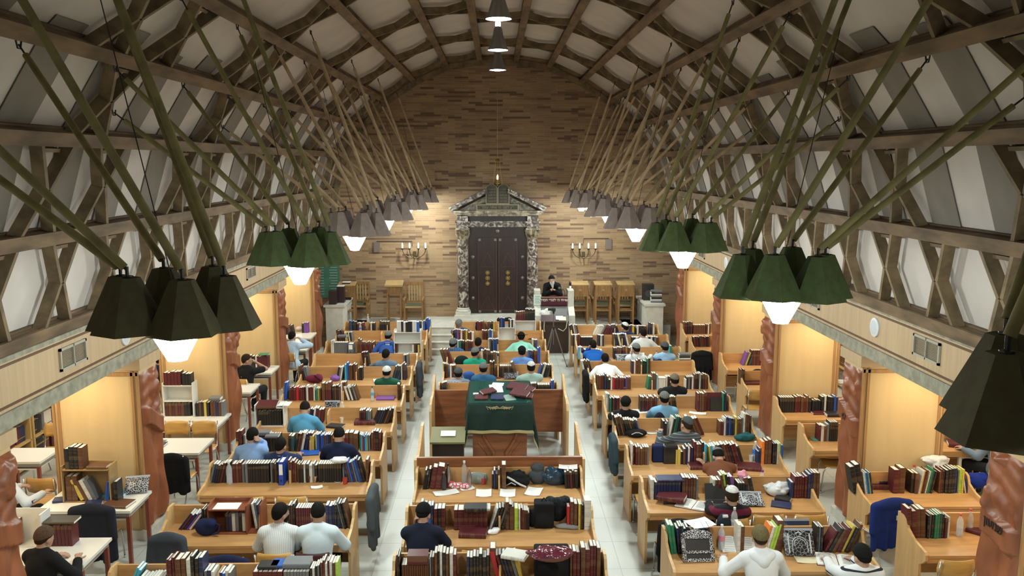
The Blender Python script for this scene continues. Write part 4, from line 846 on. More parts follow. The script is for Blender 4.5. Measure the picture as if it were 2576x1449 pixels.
def people():
    P_=person
    # left column
    P_('p2','person in a white striped shirt turning towards the neighbour on the second left-column desk',706,1290,F('white_stripe_shirt',(.70,.73,.74),('X',.022,(.52,.55,.58),.3)),'L2',yaw=38,pitch=8,beard='d')
    P_('p3','person in a pale blue-white shirt bent over a book on the second left-column desk',800,1290,F('pale_shirt',(.62,.72,.78)),'L2',yaw=-8,pitch=30,plum=True)
    P_('p4','person in a light blue shirt, chin on hand, at the fourth left-column desk',636,1095,ltblue,'L4',yaw=18,pitch=12,hr='head')
    P_('p5','person in a navy tee with white collar at the fourth left-column desk',706,1120,F('navy_tee',(.02,.035,.10)),'L4',yaw=15,pitch=10,sleeve='short',collar=white)
    P_('p6','person in a navy short-sleeved shirt leaning far over the fourth left-column desk',853,1095,navy,'L4',yaw=0,pitch=42,sleeve='short')
    P_('p7','person in a sky blue short-sleeved shirt with bowed head at the fifth left-column desk',767,1028,F('sky_shirt',(.10,.32,.52)),'L5',pitch=50,sleeve='short')
    P_('p8','person in a dark green tee and white kippah at the seventh left-column desk',973,937,F('green_tee',(.02,.10,.06)),'L7',pitch=18,sleeve='short',kip=kW)
    P_('p9','person in a grey-blue shirt with one arm stretched out at the eighth left-column desk',971,892,F('greyblue_shirt',(.12,.18,.26)),'L8',yaw=10,pitch=10,hl=(-.42,.42,.80))
    P_('p10','person in a blue polo and pale kippah, hand at temple, at the ninth left-column desk',977,846,F('blue_polo',(.03,.08,.28)),'L9',pitch=15,yaw=10,sleeve='short',kip=kG,hr='head')
    # center column
    P_('p15','person in a navy tee and black kippah, head on hand, second nearest center desk',1065,1292,F('ink_tee',(.011,.015,.032)),'C2',pitch=38,yaw=10,sleeve='short',kip=kK,kipsize=2,hl='head')
    P_('p16','person in a grey tee and grey kippah just behind the green-draped reading table',1153,940,F('grey_tee',(.25,.30,.35)),'C5',pitch=12,sleeve='short',kip=kS)
    P_('p17','person in a steel blue tee and pale kippah just behind the reading table',1216,928,F('steel_blue_tee',(.04,.14,.28)),'C5',pitch=16,sleeve='short',kip=kG)
    P_('p20','person in a pale green shirt and white-topped kippah behind the green-draped table',1336,925,F('pale_green',(.35,.50,.46)),'C5',pitch=14,kip=kW,kipsize=.5,body=-8)
    P_('p18','person in a bright green tee and grey kippah reading a large white page',1196,888,F('bright_green_tee',(.02,.36,.22)),'C6',yaw=24,pitch=14,sleeve='short',kip=kG,hr='head')
    P_('p19','person in a light blue shirt with dark hair at the sixth center desk',1313,885,F('cornflower_shirt',(.14,.28,.62)),'C6',pitch=12,kip=kK)
    P_('p22','person in a blue checked shirt and grey kippah leaning sideways at the seventh center desk',1140,864,F('blue_check',(.03,.09,.22),('X',.04,(.08,.16,.32),.4)),'C7',yaw=20,roll=12,pitch=5,kip=kG,hipdx=-.12)
    P_('p23','person in a dark navy shirt with short black hair at the seventh center desk',1203,862,F('dark_navy',(.015,.022,.07)),'C7',yaw=8,pitch=8)
    P_('p21','person in a mint shirt and black brimmed hat at the seventh center desk',1311,848,F('mint_shirt',(.28,.62,.50)),'C7',pitch=12,kip=kK,kipsize=2,hat=True)
    P_('p24','person in denim and a grey kippah reclining at the farthest center desk',1155,815,F('denim_shirt',(.05,.10,.20)),'C9',yaw=25,pitch=-5,kip=kG,hair='g',hipdx=-.15)
    # right column
    P_('p26','person in a royal blue shirt with black hair at the eighth right-column desk',1491,868,F('royal_shirt',(.012,.10,.40)),'R8',pitch=10,yaw=-15,hl='head')
    P_('p27','person in a white tee with cropped black hair at the seventh right-column desk',1522,903,tee,'R7',pitch=14,sleeve='short')
    P_('p28','person in a navy shirt and white kippah in profile at the farthest right-column desk',1571,823,F('indigo_shirt',(.04,.05,.15)),'R10',yaw=-40,pitch=5,kip=kW,kipsize=.5)
    P_('p29','person in a white shirt with one elbow out at the ninth right-column desk',1617,838,F('cream_shirt',(.70,.72,.70)),'R9',yaw=-20,pitch=8,hr=(.42,.25,.80))
    P_('p30','person in a white shirt and grey kippah before a large folio, eighth right-column desk',1600,878,white,'R8',yaw=-18,pitch=15,kip=kG,hl='head')
    P_('p31','person in a pale blue shirt and dark kippah, pillar end, eighth right-column desk',1672,874,F('baby_blue',(.30,.50,.72)),'R8',yaw=-10,pitch=14,kip=kS)
    P_('p32','person in a black jumper and grey-brown kippah at the sixth right-column desk',1697,957,blk,'R6',pitch=18,kip=KIP('taupe',(.16,.13,.10)))
    P_('p33','person in a light blue tee and ringed grey kippah at the fifth right-column desk',1671,1003,F('powder_tee',(.20,.42,.62)),'R5',pitch=14,sleeve='short',kip=kG)
    P_('p34','person in a black top and black kippah, aisle end, fifth right-column desk',1574,1015,blk,'R5',pitch=26,yaw=12,kip=kK,kipsize=2)
    P_('p35','person in a grey striped shirt, head tilted, holding a small book',1727,1068,F('grey_stripe',(.065,.075,.085),('Z',.045,(.20,.22,.24),.22)),'R4',yaw=-25,roll=14,pitch=10,kip=kS,hr='head',hl=(-.28,.28,.92),hipdx=.05,hair='b')
    P_('p36','person in a brown jumper asleep face down on folded arms at the third right-column desk',1807,1148,F('brown_jumper',(.16,.06,.03)),'R3',hz=.92,hip=(3.14,11.52,.50),pitch=62,kip=kG,kipsize=.5,hl=(.08,.50,.80),hr=(-.08,.50,.80))
    P_('p37','person in a black and maroon striped jumper at the laptop on the second right-column desk',1841,1248,F('rugby_stripe',(.014,.014,.016),('Z',.15,(.13,.015,.04),.5)),'R2',pitch=22,kip=kW,kipsize=.5,hair='b')
    P_('p38','person in a white hooded sweatshirt and olive kippah at the nearest right-column desk',1912,1350,F('white_hoodie',(.72,.73,.75)),'R1',pitch=12,yaw=6,kip=kO,kipsize=2,hair='b',hood=True,hl=(-.32,.42,.80))
    P_('p39','person in a white top with dark stripes and black kippah at the nearest right-column desk',2168,1398,F('white_dark_stripe',(.70,.72,.74),('Z',.16,(.03,.03,.04),.12)),'R1',pitch=20,yaw=-12,kip=kK,kipsize=2)
    # side aisles
    P_('p1','person in a black shirt and brown kippah at the front white aisle table',112,1352,blk,None,hz=1.14,yaw=20,pitch=18,body=18,kip=kB,kipsize=2,hair='b',trousers=jeans,hr=(.16,.36,.80))
    P_('p11','person in a black tee in profile, hand at mouth, between the left pillars',621,905,blk,None,hz=1.17,yaw=62,pitch=5,body=20,sleeve='short',glasses=True,hr=(.10,.16,-.08,0),hair='b')
    P_('p12','person in a pale blue shirt reading a paper at the far left-aisle table',735,846,F('ice_shirt',(.48,.62,.76)),None,hz=1.17,yaw=22,pitch=8,body=14,hr=(.16,.14,-.10,0))
    P_('p13','person in a dark navy jacket far back in the left aisle beyond the second pillar',402,905,F('navy_jacket',(.012,.016,.04)),None,hz=1.17,yaw=0,body=20)
    P_('p14','person in a pale blue sleeve, mostly hidden by the nearest left pillar',14,1180,F('pale_sleeve',(.55,.62,.72)),None,hz=1.15,yaw=30,body=25,hr=(.35,.34,.80))
    P_('p40','person in a grey-blue sleeve, mostly hidden by the nearest right pillar',2505,1075,F('grey_sleeve',(.16,.22,.30)),None,hz=1.15,yaw=-30,body=-25,hl=(-.35,.34,.80))
    # the speaker at the pulpit
    bl=F('black_coat',(.010,.010,.011))
    o=P_('p25','person in a black coat with a long white beard leaning on the stone pulpit',1388,706,bl,None,headpos=at(1388,706,Y=23.95),hip=at(1395,706,Y=24.28)*0+Vector((1.64,24.30,ZR+.93)),yaw=172,pitch=14,body=180,roll=-6,kip=kK,kipsize=2,hair='g',beard='w',stand=True,chairlab=False,hl=(-.06,.42,ZR+1.10),hr=(.07,.42,ZR+1.10),glasses=True) if 0 else None
    speaker()
def speaker():
    global PEOPLE
    hd=at(1388,704,Y=23.92); z0=ZR
    bl=F('black_coat',(.010,.010,.011))
    # built standing on the platform: local heights are measured from the platform
    b=person('p25','person in a black coat with a long white beard leaning on the stone pulpit',0,0,bl,None,headpos=(hd.x,hd.y,hd.z-z0),hip=(hd.x+.02,hd.y+.28,.90),yaw=184,pitch=12,body=180,roll=8,kip=kK,kipsize=2,hair='g',beard='w',stand=True,chairlab=False,hl=(-.05,.44,1.03),hr=(.05,.44,1.02),collar=white)
    b.location.z=z0
people()
# ================================================================ reading platform, pulpit and everything lying about
M_walnut=mat('red_walnut',(.27,.095,.035),.4,var=.35,scale=3.5,stretch=(.5,4,4))
M_velvet=mat('green_velvet',(.004,.024,.017),.85,var=.2,scale=12); M_gtop=mat('glass_over_green',(.02,.075,.062),.07,spec=1)
M_fringe=mat('gold_fringe',(.45,.38,.20),.8,bump=.6,scale=80); M_olive=mat('olive_top',(.19,.18,.075),.5)
M_darkbox=mat('dark_cabinet',(.022,.015,.012),.4)
M_pet=mat('bottle_plastic',(.85,.92,.97),.1,alpha=.30)
def pol(n,poly,x0,x1,m,par): b=MB(); b.prism(poly,x0,x1,'x'); return b.obj(n,m,par)
for nm,lab,yb,poly,z1 in (('bench','far walnut bench enclosure with wavy ends beyond the green-draped table',15.05,[(14.22,0),(14.22,.98),(14.30,1.08),(14.5,1.13),(14.72,1.12),(14.9,1.16),(15.1,1.27),(15.3,1.36),(15.4,1.34),(15.4,0)],1.10),
                       ('bench','near walnut bench enclosure with wavy ends behind the third center desk',11.505,[(11.495,0),(11.495,1.09),(11.55,1.10),(11.65,1.05),(11.9,1.02),(12.2,1.1),(12.6,1.24),(12.78,1.24),(12.8,0)],1.09)):
    t=thing(nm,lab,'bench',(.04,0,0),0,'walnut benches around the reading table')
    b=MB(); b.bx(-1.16,1.16,yb,yb+.035,.34 if yb>14 else .05,z1); b.obj('back_panel',M_walnut,t)
    b=MB(); b.bx(-1.16,1.16,yb-.005,yb+.05,z1,z1+.03); b.obj('top_rail',M_walnut,t)
    for s in(-1,1): pol('end_panel',poly,s*1.18-.02,s*1.18+.02,M_deskend,t)
t=thing('reading_table','carved walnut reading table under the dark green cloth','table',(.05,0,0))
yf,yb=13.62,14.45; zf=at(1260,1016,Y=yf).z; zb=at(1260,960,Y=yb).z; W2=.525
b=MB(); b.bx(-.45,.45,yf+.08,yb-.08,.0,zf-.06); b.obj('base',M_walnut,t)
b=MB()
for s in(-1,1):
    b.tube([(s*.28,yf+.08,.92),(s*.27,yf+.07,.7),(s*.10,yf+.065,.42),(s*.16,yf+.065,.22),(s*.40,yf+.07,.10)],[.02,.028,.03,.028,.015],8); b.tube([(s*.36,yf+.08,.6),(s*.20,yf+.068,.40),(s*.30,yf+.07,.2)],.014,6)
b.obj('carving',M_walnut,t,True)
b=MB(); b.prism([(yf,zf-.05),(yb,zb-.05),(yb,zb-.015),(yf,zf-.015)],-W2+.01,W2-.01,'x'); b.obj('top',M_walnut,t)
cl=MB(); dr=.50
def clothf(u,v):
    s=(u-.5)*2*(W2+.34); q=v*(yb-yf+dr+.02); y=yb-min(q,yb-yf); dy=max(0,q-(yb-yf)); dx=max(0,abs(s)-W2); x=max(-W2,min(W2,s))
    z=zf+(zb-zf)*(y-yf)/(yb-yf)
    fold=.018*math.sin(s*17)*min(1,dy*4)+.02*math.sin(y*14)*min(1,dx*5)
    return (x+(.10*dx if s>0 else -.10*dx)*(1+dy)+(fold if dx>0 else 0)+(s/ (W2+.34))*.07*dy,y-.05*min(1,dy*6)-.06*dy-(fold if dy>0 else 0),z-.85*dy-.92*dx*(1+.25*dy))
cl.grid(clothf,44,40,thick=.008)
cv=tag(cl.obj('table_cover',M_velvet,None,2,(.05,0,.008)),'dark green velvet cover with gold fringe draped over the reading table','cloth')
b=MB(); b.grid(lambda u,v:tuple(Vector(clothf(u,1))+Vector((0,-.006,.012-.05*v))),60,2,thick=.006); b.obj('fringe',M_fringe,cv)
b=MB()
for s in(-1,1):
    for k in range(4): b.tube([(s*.02*k,yf-.062,zf-.07+.0*k),(s*(.05+.035*k),yf-.062,zf-.03-.012*k),(s*(.09+.045*k),yf-.06,zf-.06+.008*k),(s*(.07+.04*k),yf-.064,zf-.085)],.006,5)
b.obj('embroidery',M_fringe,cv)
g=MB(); g.prism([(yf+.005,zf+.010),(yb-.01,zb+.010),(yb-.01,zb+.018),(yf+.005,zf+.018)],-W2+.02,W2-.02,'x'); tag(g.obj('glass_sheet',M_gtop,None,False,(.05,0,0)),'thick glass sheet lying on the green reading table cover','glass sheet')
sl=math.atan2(zb-zf,yb-yf)
def onslope(px,py,c,w,l,tk,rz,note,up=0):
    p=at(px,py,Y=13.9)
    for _ in range(12): p=at(px,py,Y=min(yb,max(yf,p.y)));  p=at(px,py,Y=p.y+ (p.z-(zf+(zb-zf)*(p.y-yf)/(yb-yf)))*2.2)
    y=min(yb-.1,max(yf+.06,p.y)); z=zf+(zb-zf)*(y-yf)/(yb-yf)+.02+up
    M=Matrix.Translation((p.x,y,z))@Matrix.Rotation(sl,4,'X')@Matrix.Rotation(rz,4,'Z')@Matrix.Translation((0,0,tk/2))@Matrix.Rotation(R(90),4,'Y')@Matrix.Diagonal((tk,w,l,1))@Matrix.Translation((0,0,-.5))
    addbook(M,c,'reading table',p.x,note,.5)
for a in ((1211,1004,'M',.17,.22,.03,0,'lying flat'),(1228,994,'M',.16,.25,.03,R(28),'lying askew',.035),(1251,1004,'N',.18,.21,.03,R(-3),'lying flat'),(1302,978,'M',.24,.33,.045,R(-20),'large and lying flat'),(1308,1000,'M',.22,.30,.04,R(-22),'lying on another',.04),(1325,1000,'M',.18,.2,.03,R(-10),'lying flat'),(1330,982,'M',.16,.2,.025,R(-30),'lying flat')): onslope(*a)
# loose paper, open books
def sheet(px,py,z,w,d,rz,label,m=None,curl=0,cat='paper',group='loose papers on the desks',tilt=0,name='paper_sheet'):
    p=at(px,py,z=z); b=MB(); b.grid(lambda u,v:((u-.5)*w,(v-.5)*d,.002+curl*abs(2*u-1)**2),6,4,thick=-.0015)
    o=b.obj(name,m or M_paper,None,False,(p.x,p.y,z),rot=(tilt,0,rz)); return tag(o,label,cat,group)
def openbook(px,py,z,w,d,rz,label,tilt=0):
    p=at(px,py,z=z); t=thing('open_book',label,'book',(p.x,p.y,z),rz,'open books'); t.rotation_euler=(tilt,0,rz)
    b=MB(); b.bx(-w/2-.008,w/2+.008,-d/2-.008,d/2+.008,0,.006); b.obj('cover',BMAT['M'][0],t)
    for s in(-1,1):
        b=MB(); b.grid(lambda u,v:(s*(.004+u*(w/2-.004)),(v-.5)*d,.008+.022*math.sin(min(1,u*3)*PI/2)*(1-.55*u)),8,2,thick=-s*.004 if 0 else 0); 
        n=len(b.v); b.add([(x,y,.006) for x,y,z_ in b.v],[]) ; w_=9
        for i in range(8): b.f.append([i,i+1,n+i+1,n+i]); b.m.append(0); b.f.append([18+i,18+i+1,n+18+i+1,n+18+i]); b.m.append(0)
        b.f+= [[8,17,n+17,n+8],[17,26,n+26,n+17]]; b.m+=[0,0]; b.obj('page_block',M_paper,t)
    b=MB(); rr=random.Random(int(px))
    for s in(-1,1):
        for k in range(int(d/.022)-2): b.bx(s*w*.27-.17*w,s*w*.27+.17*w-rr.uniform(0,.05)*w,d/2-.03-.022*k-.003,d/2-.03-.022*k+.003,.0285,.0292)
    b.obj('printed_lines',mat('print_grey',(.42,.41,.40),.9),t); return t
for a in ((1122,1240,TZ,.34,.17,.35,'long white paper at the left end of the third center desk'),(1174,1229,TZ,.2,.14,.4,'small white paper beside the long one on the third center desk'),(1217,1241,TZ,.21,.26,0,'plain paper in the middle of the third center desk'),(1277,1241,TZ,.21,.27,-.05,'paper beside the divider on the third center desk'),(1343,1237,TZ,.21,.29,-.25,'slanting paper at the right of the third center desk'),
    (1429,1175,TZ+.25,.26,.18,-.1,'white sheet lying on top of the books, third center desk'),(797,1226,TZ,.16,.10,.3,'paper slip on the third left-column desk'),(822,1211,TZ,.1,.08,.1,'small note by the paper cups, third left-column desk'),(1240,1010,zf+.1,.001,.001,0,'x') if 0 else (851,1212,TZ,.09,.07,-.2,'note beside the red paper cup, third left-column desk'),
    (1760,1317,TZ+.31,.30,.24,.35,'white sheet draped on books at the aisle end, nearest right-column desk'),(816,914,TZ,.30,.2,0,'pile of white papers on the eighth left-column desk'),(960,957,TZ,.34,.24,.2,'white papers by the green-shirted person'),(785,997,TZ,.14,.1,0,'small white note on the sixth left-column desk'),(910,996,TZ,.36,.2,.1,'white papers near the bottle, sixth left-column desk'),
    (1567,926,TZ,.3,.16,0,'white papers before the seventh right-column desk'),(1600,1035,TZ,.42,.26,.1,'white papers before the light blue tee'),(1760,973,TZ,.34,.16,.1,'crumpled white paper at the sixth right-column desk'),(2061,1106,TZ,.25,.14,0,'turquoise card on the small right-aisle desk'),(1562,1037,TZ,.1,.08,.2,'small white note at the fifth right-column desk'),
    (1755,1040,TZ,.3,.14,-.3,'torn white papers on the fifth right-column desk'),(2034,1409,TZ,.30,.17,-.05,'yellowed booklet in front of the zip pouches'),(1640,1087,TZ,.24,.2,.3,'white notes beside the dark embroidered bag')):
    o=sheet(*a,curl=.01,m=mat('card_turquoise',(.12,.62,.55),.7) if 'turquoise' in a[6] else mat('old_paper',(.72,.64,.45),.8) if 'yellowed' in a[6] else None)
for a in ((1746,1272,TZ,.44,.30,R(-28),'open book lying beside the big maroon volume'),(2107,1412,TZ,.46,.30,R(-14),'open book in front of the dark-striped top'),(1857,1378,TZ+.02,.40,.34,R(4),'large open volume in front of the white hoodie'),(1168,905,TZ+.05,.44,.34,R(6),'large white open folio before the bright green tee'),(1596,894,TZ+.05,.46,.32,R(-6),'large open folio before the grey kippah, eighth right-column desk'),(795,1336,TZ+.01,.40,.26,0,'open book shared by the two pale shirts'),(856,1155,TZ,.3,.22,R(8),'open book under the navy short-sleeved shirt')):
    openbook(*a,tilt=R(38) if a[0] in(1857,1168,1596) else 0)
# bottles, flasks, cups
def bottle(px,py,h,cap,label,r=.034,m=None,z=TZ,band=None):
    p=at(px,py,z=z); t=thing('bottle',label,'bottle',(p.x,p.y,z),0,'bottles on the desks')
    b=MB(); b.lathe([(r*.8,0),(r,.015),(r,h*.28),(r*.93,h*.32),(r,h*.36),(r,h*.62),(r*.75,h*.76),(r*.36,h*.86),(r*.34,h*.93)],16); b.obj('body',m or M_pet,t,True)
    b=MB(); b.lathe([(r*.42,h*.91),(r*.42,h),(r*.3,h*1.005)],12); b.obj('cap',mat('cap_%d'%(int(cap[0]*99)*10000+int(cap[1]*99)*100+int(cap[2]*99)),cap,.5),t,True)
    if m is None: b=MB(); b.lathe([(r*.9,.004),(r*.93,h*.40),(0,h*.40)],14,caps=False); b.obj('water',mat('water_tint',(.60,.74,.88),.1,alpha=.35),t,True)
    if band: b=MB(); b.lathe([(r*1.01,h*.38),(r*1.01,h*.58)],16,caps=False); b.obj('label',mat('band_%d'%int(band[0]*999+band[2]*99),band,.6),t,True)
wc=(.75,.75,.75); M_steel=mat('brushed_steel',(.38,.38,.39),.3,metal=.9); M_dkfl=mat('dark_flask',(.03,.03,.035),.35)
for a,k in (((1128,1225,.34,(.02,.02,.02),'tall steel flask with black cap'),dict(m=M_steel,r=.036)),((1117,1232,.26,(.3,.3,.3),'grey bottle with pale cap beside the maroon book'),dict(m=M_dkfl)),((1168,1216,.33,wc,'large water bottle, third center desk'),dict(r=.042)),((1181,1226,.28,(.3,.3,.3),'slim steel flask, third center desk'),dict(m=M_steel,r=.03)),
    ((578,1217,.33,wc,'clear bottle among dark books on the third left-column desk'),dict(r=.042)),((862,1052,.30,wc,'large clear bottle on the fifth left-column desk'),dict(r=.045)),((937,1008,.28,(.03,.12,.10),'bottle with dark green cap near the camera bag'),dict(band=(.1,.4,.6))),((918,945,.26,wc,'clear bottle beside brown books on the seventh left-column desk'),dict()),((957,940,.28,wc,'clear bottle near the white kippah'),dict()),
    ((698,836,.25,wc,'x'),dict()) if 0 else ((907,838,.28,wc,'clear bottle on the tenth left-column desk'),dict(band=(.05,.2,.6))),((920,842,.22,(.02,.02,.02),'small dark bottle on the tenth left-column desk'),dict(m=M_dkfl)),((926,815,.28,wc,'clear bottle on the farthest left-column desk'),dict()),((1128,946,.27,wc,'clear bottle on the fifth center desk'),dict(band=(.2,.5,.8))),((1347,878,.26,(.5,.02,.05),'clear bottle at the right end of the seventh center desk'),dict()),
    ((1846,1335,.30,wc,'water bottle against the back of the nearest right-column desk'),dict(r=.04)),((1814,1383,.31,wc,'bottle with pink label beside the ornate frame'),dict(r=.04,band=(.7,.25,.3))),((2160,1375,.30,wc,'blue-tinted bottle near the dark-striped top'),dict(r=.045,band=(.2,.5,.85))),((1916,1235,.30,(.20,.05,.30),'purple-capped bottle on the second right-column desk'),dict(r=.04,band=(.1,.1,.4))),
    ((1785,1148,.26,wc,'clear bottle behind the brown jumper'),dict(band=(.4,.6,.8))),((1899,1158,.30,wc,'blue-labelled bottle beside the orange book'),dict(r=.045,band=(.05,.22,.75))),((1696,1082,.24,wc,'clear bottle next to the embroidered bag'),dict()),((1795,1084,.2,(.6,.5,.1),'clear jar on the fourth right-column desk'),dict(r=.04)),((1651,908,.24,(.05,.1,.3),'blue bottle at the seventh right-column desk'),dict(band=(.05,.1,.35))),
    ((2296,1227,.33,(.5,.06,.05),'red-capped clear bottle beside the tall maroon book'),dict(r=.04)),((2413,1348,.28,(.6,.08,.08),'red-capped bottle in front on the nearest right-aisle desk'),dict(r=.04)),((2438,1335,.28,(.6,.08,.08),'red-capped bottle behind on the nearest right-aisle desk'),dict(r=.04)),((1897,908,.24,wc,'small blue-labelled bottle by the right-aisle pillar'),dict(band=(.1,.4,.7))),((1905,912,.26,(.03,.03,.03),'black flask by the right-aisle pillar'),dict(m=M_dkfl))):
    bottle(*a,**k)
def cup(px,py,label,c=(.75,.72,.66),r=.036,h=.09,pens=0,tip=False,z=TZ):
    p=at(px,py,z=z); t=thing('cup',label,'cup',(p.x,p.y,z),0,'cups on the desks'); b=MB(); b.lathe([(r*.75,0),(r,h),(r*.93,h),(r*.7,.006),(0,.006)],14,caps=False); b.add([(r*.75*cos(2*PI*i/14),r*.75*sin(2*PI*i/14),0) for i in range(14)],[list(range(14))[::-1]])
    m=mat('cup_%d'%int(c[0]*900+c[2]*99),c,.6); b.obj('body',m,t,True)
    for k in range(pens):
        a=k*1.3; q=MB(); q.tube([(.012*cos(a),.012*sin(a),.01),(.034*cos(a),.034*sin(a),.16)],.004,6); q.obj('pen',mat('pen_%d'%(k%3),[(.6,.45,.05),(.05,.1,.5),(.5,.04,.04)][k%3],.5),t)
    if tip: t.rotation_euler=(R(70),0,R(40)); t.location.z+=r
for a,k in (((777,1212,'dark red glass holding pens'),dict(c=(.25,.05,.04),pens=4)),((794,1212,'red and yellow paper cup, third left-column desk'),dict(c=(.62,.30,.14))),((868,1218,'red paper cup at the aisle side, third left-column desk'),dict(c=(.45,.05,.04))),((860,1063,'cream paper cup on the fifth left-column desk'),dict(c=(.74,.68,.52))),((946,1000,'orange paper cup by the camera bag'),dict(c=(.60,.22,.10))),
    ((1216,1218,'red cup holding pens and a yellow marker'),dict(c=(.50,.05,.05),pens=5)),((1137,1312,'white paper cup tipped on its side'),dict(tip=True)),((1187,1318,'cream cup holding two pens'),dict(c=(.74,.68,.55),pens=3,r=.04,h=.07)),((1889,1160,'clear plastic cup by the blue-labelled bottle'),dict(c=(.70,.75,.78))),((1592,1022,'pale green paper cup at the fifth right-column desk'),dict(c=(.6,.66,.45))),((1603,1026,'white cup with blue rim at the fifth right-column desk'),dict(c=(.5,.5,.66))),((2057,1098,'white jar on the small right-aisle desk'),dict(c=(.74,.73,.70),pens=2,r=.04,h=.11))): cup(*a,**k)
# bags, pouches, coats
def pattern(n,a,b_,sc,th=.5):
    m=mat(n,a,.35); nt,N,L,bs=nodes(m); tc=N.new('ShaderNodeTexCoord'); v=N.new('ShaderNodeTexVoronoi'); v.inputs['Scale'].default_value=sc; v.feature='DISTANCE_TO_EDGE'; L.new(tc.outputs['Object'],v.inputs[0])
    lt=N.new('ShaderNodeMath'); lt.operation='LESS_THAN'; lt.inputs[1].default_value=th; L.new(v.outputs['Distance'],lt.inputs[0]); mx=N.new('ShaderNodeMix'); mx.data_type='RGBA'; mx.inputs['A'].default_value=(*a,1); mx.inputs['B'].default_value=(*b_,1); L.new(lt.outputs[0],mx.inputs['Factor']); L.new(mx.outputs['Result'],bs.inputs['Base Color']); return m
M_zip=pattern('silver_embroidery',(.012,.012,.016),(.55,.55,.55),24,.03); M_foil=pattern('crinkled_foil',(.03,.03,.04),(.55,.58,.62),34,.07)
def pouch(px,py,label,w=.34,h=.28,rz=0,m=None,z=TZ,tilt=55):
    p=at(px,py,z=z); t=thing('zip_pouch',label,'pouch',(p.x,p.y,z+.02),rz,'clear zip pouches with embroidered bags'); t.rotation_euler=(R(tilt),0,rz)
    b=MB()
    def f(s): return lambda u,v:((u-.5)*w,(v)*h,s*(.006+.03*math.sin(PI*u)**.6*math.sin(PI*min(1,max(0,v)))**.6))
    b.grid(f(1),12,10); n=len(b.v); b2=MB(); b2.grid(f(-1),12,10); b.add(b2.v,[q[::-1] for q in b2.f]); b.obj('pouch',m or M_zip,t,True)
    b=MB(); b.box((0,h+.012,0),(w*1.04,.03,.012)); b.obj('zip_strip',mat('zip_strip',(.35,.37,.42),.35),t)
    if 'silver' in label:
        b=MB()
        for r_ in(.085,.065): b.tube([(r_*w/.34*cos(PI*i/14),h*.42+r_*h/.28*sin(PI*i/14),.040) for i in range(15)],.004,5)
        for s in(-1,1): b.tube([(s*w*.36,h*.08,.03),(s*w*.36,h*.85,.03)],.008,5); b.tube([(s*w*.25,h*.1,.036),(s*w*.25,h*.42,.038)],.004,5)
        b.tube([(-.03,h*.86,.034),(0,h*.93,.032),(.03,h*.86,.034)],.007,5); b.obj('embroidery',mat('silver_thread',(.6,.6,.6),.5),t)
pz=pouch(2013,1402,'front black zip pouch with silver embroidery, nearest right-column desk',rz=R(-3)); pouch(2003,1362,'rear dark zip pouch behind the embroidered one, nearest right-column desk',w=.32,h=.22,m=mat('navy_pouch',(.02,.03,.06),.3),tilt=75)
pouch(1893,1276,'crinkled clear zip pouch with black and silver contents, second right-column desk',w=.32,h=.26,m=M_foil,tilt=18,rz=R(-4)); pouch(1567,922,'black and silver zip pouch beside the white tee',w=.30,h=.24,tilt=60); pouch(1726,1022,'black crinkled zip pouch on the fifth right-column desk',w=.3,h=.18,m=M_foil,tilt=55)
pouch(1603,970,'blue picture pouch on the sixth right-column desk',w=.24,h=.15,m=pattern('blue_picture',(.02,.03,.07),(.3,.38,.5),14,.08),tilt=60); pouch(835,1048,'black zip pouch standing on the fifth left-column desk',w=.26,h=.24,tilt=70); pouch(342,1244,'black and white zip pouch at the corner of the aisle table',w=.30,h=.24,m=M_foil,tilt=40,rz=R(12)); pouch(1141,985,'white boxed pack in a zip pouch on the fourth center desk',w=.32,h=.2,m=M_foil,tilt=45); pouch(1286,955,'black and white folded newspaper pouch behind the reading table',w=.3,h=.2,tilt=25)
def bag(px,py,prims,m,label,name='bag',z=TZ,rz=0,res=.011,parts=(),k=.03,group=None):
    p=at(px,py,z=z); rr=random.Random(px*7+py); cr=any(w in label for w in('crumpled','slumped','plastic','jacket','cloth','tissue','wrap','drawstring','white bag'))
    if cr:
        k=.014; ex=[]
        for q in prims:
            for _ in range(15): v=Vector((rr.gauss(0,1),rr.gauss(0,1),abs(rr.gauss(0,1)))).normalized(); a=rr.uniform(.18,.38); ex.append(('e',tuple(c+v[i]*q[2][i]*.97 for i,c in enumerate(q[1])),tuple(max(.012,q[2][i]*a*rr.uniform(.6,1.5)) for i in range(3))))
        prims=list(prims)+ex
    t=soft(name,prims,res,[m],None,k,loc=(p.x,p.y,z),rz=rz); tag(t,label,'bag',group)
    for n,pts,r,mm in parts: b=MB(); b.tube(pts,r,6); b.obj(n,mm,t,True)
    return t
nb_=F('navy_nylon',(.014,.022,.075)); bb_=F('black_nylon',(.012,.012,.014)); gb_=F('grey_nylon',(.06,.07,.08)); M_str=mat('white_strap',(.6,.6,.6),.7)
box=lambda x,y,z,a,b,c:('b',(x,y,z),(a,b,c))
bag(1297,1222,[('e',(0,0,.10),(.15,.09,.11)),('e',(.12,-.02,.08),(.08,.07,.08))],bb_,'black bag with white zigzag straps slumped on the third center desk',parts=[('strap',[(-.12,-.08,.16),(-.02,-.10,.11),(.06,-.11,.06),(.14,-.10,.02)],.014,M_str),('strap',[(-.13,-.06,.03),(-.06,-.09,.08),(.0,-.10,.05)],.008,M_str)])
bag(1319,1205,[box(0,0,.15,.085,.07,.15),('e',(0,0,.30),(.08,.06,.05))],nb_,'tall navy bottle bag with white trim, third center desk',parts=[('trim',[(-.08,-.075,.22),(.08,-.075,.22)],.008,M_str)])
bag(1353,1215,[('e',(0,0,.10),(.12,.09,.12)),('e',(0,0,.22),(.09,.07,.06))],gb_,'grey and black drawstring bag, third center desk')
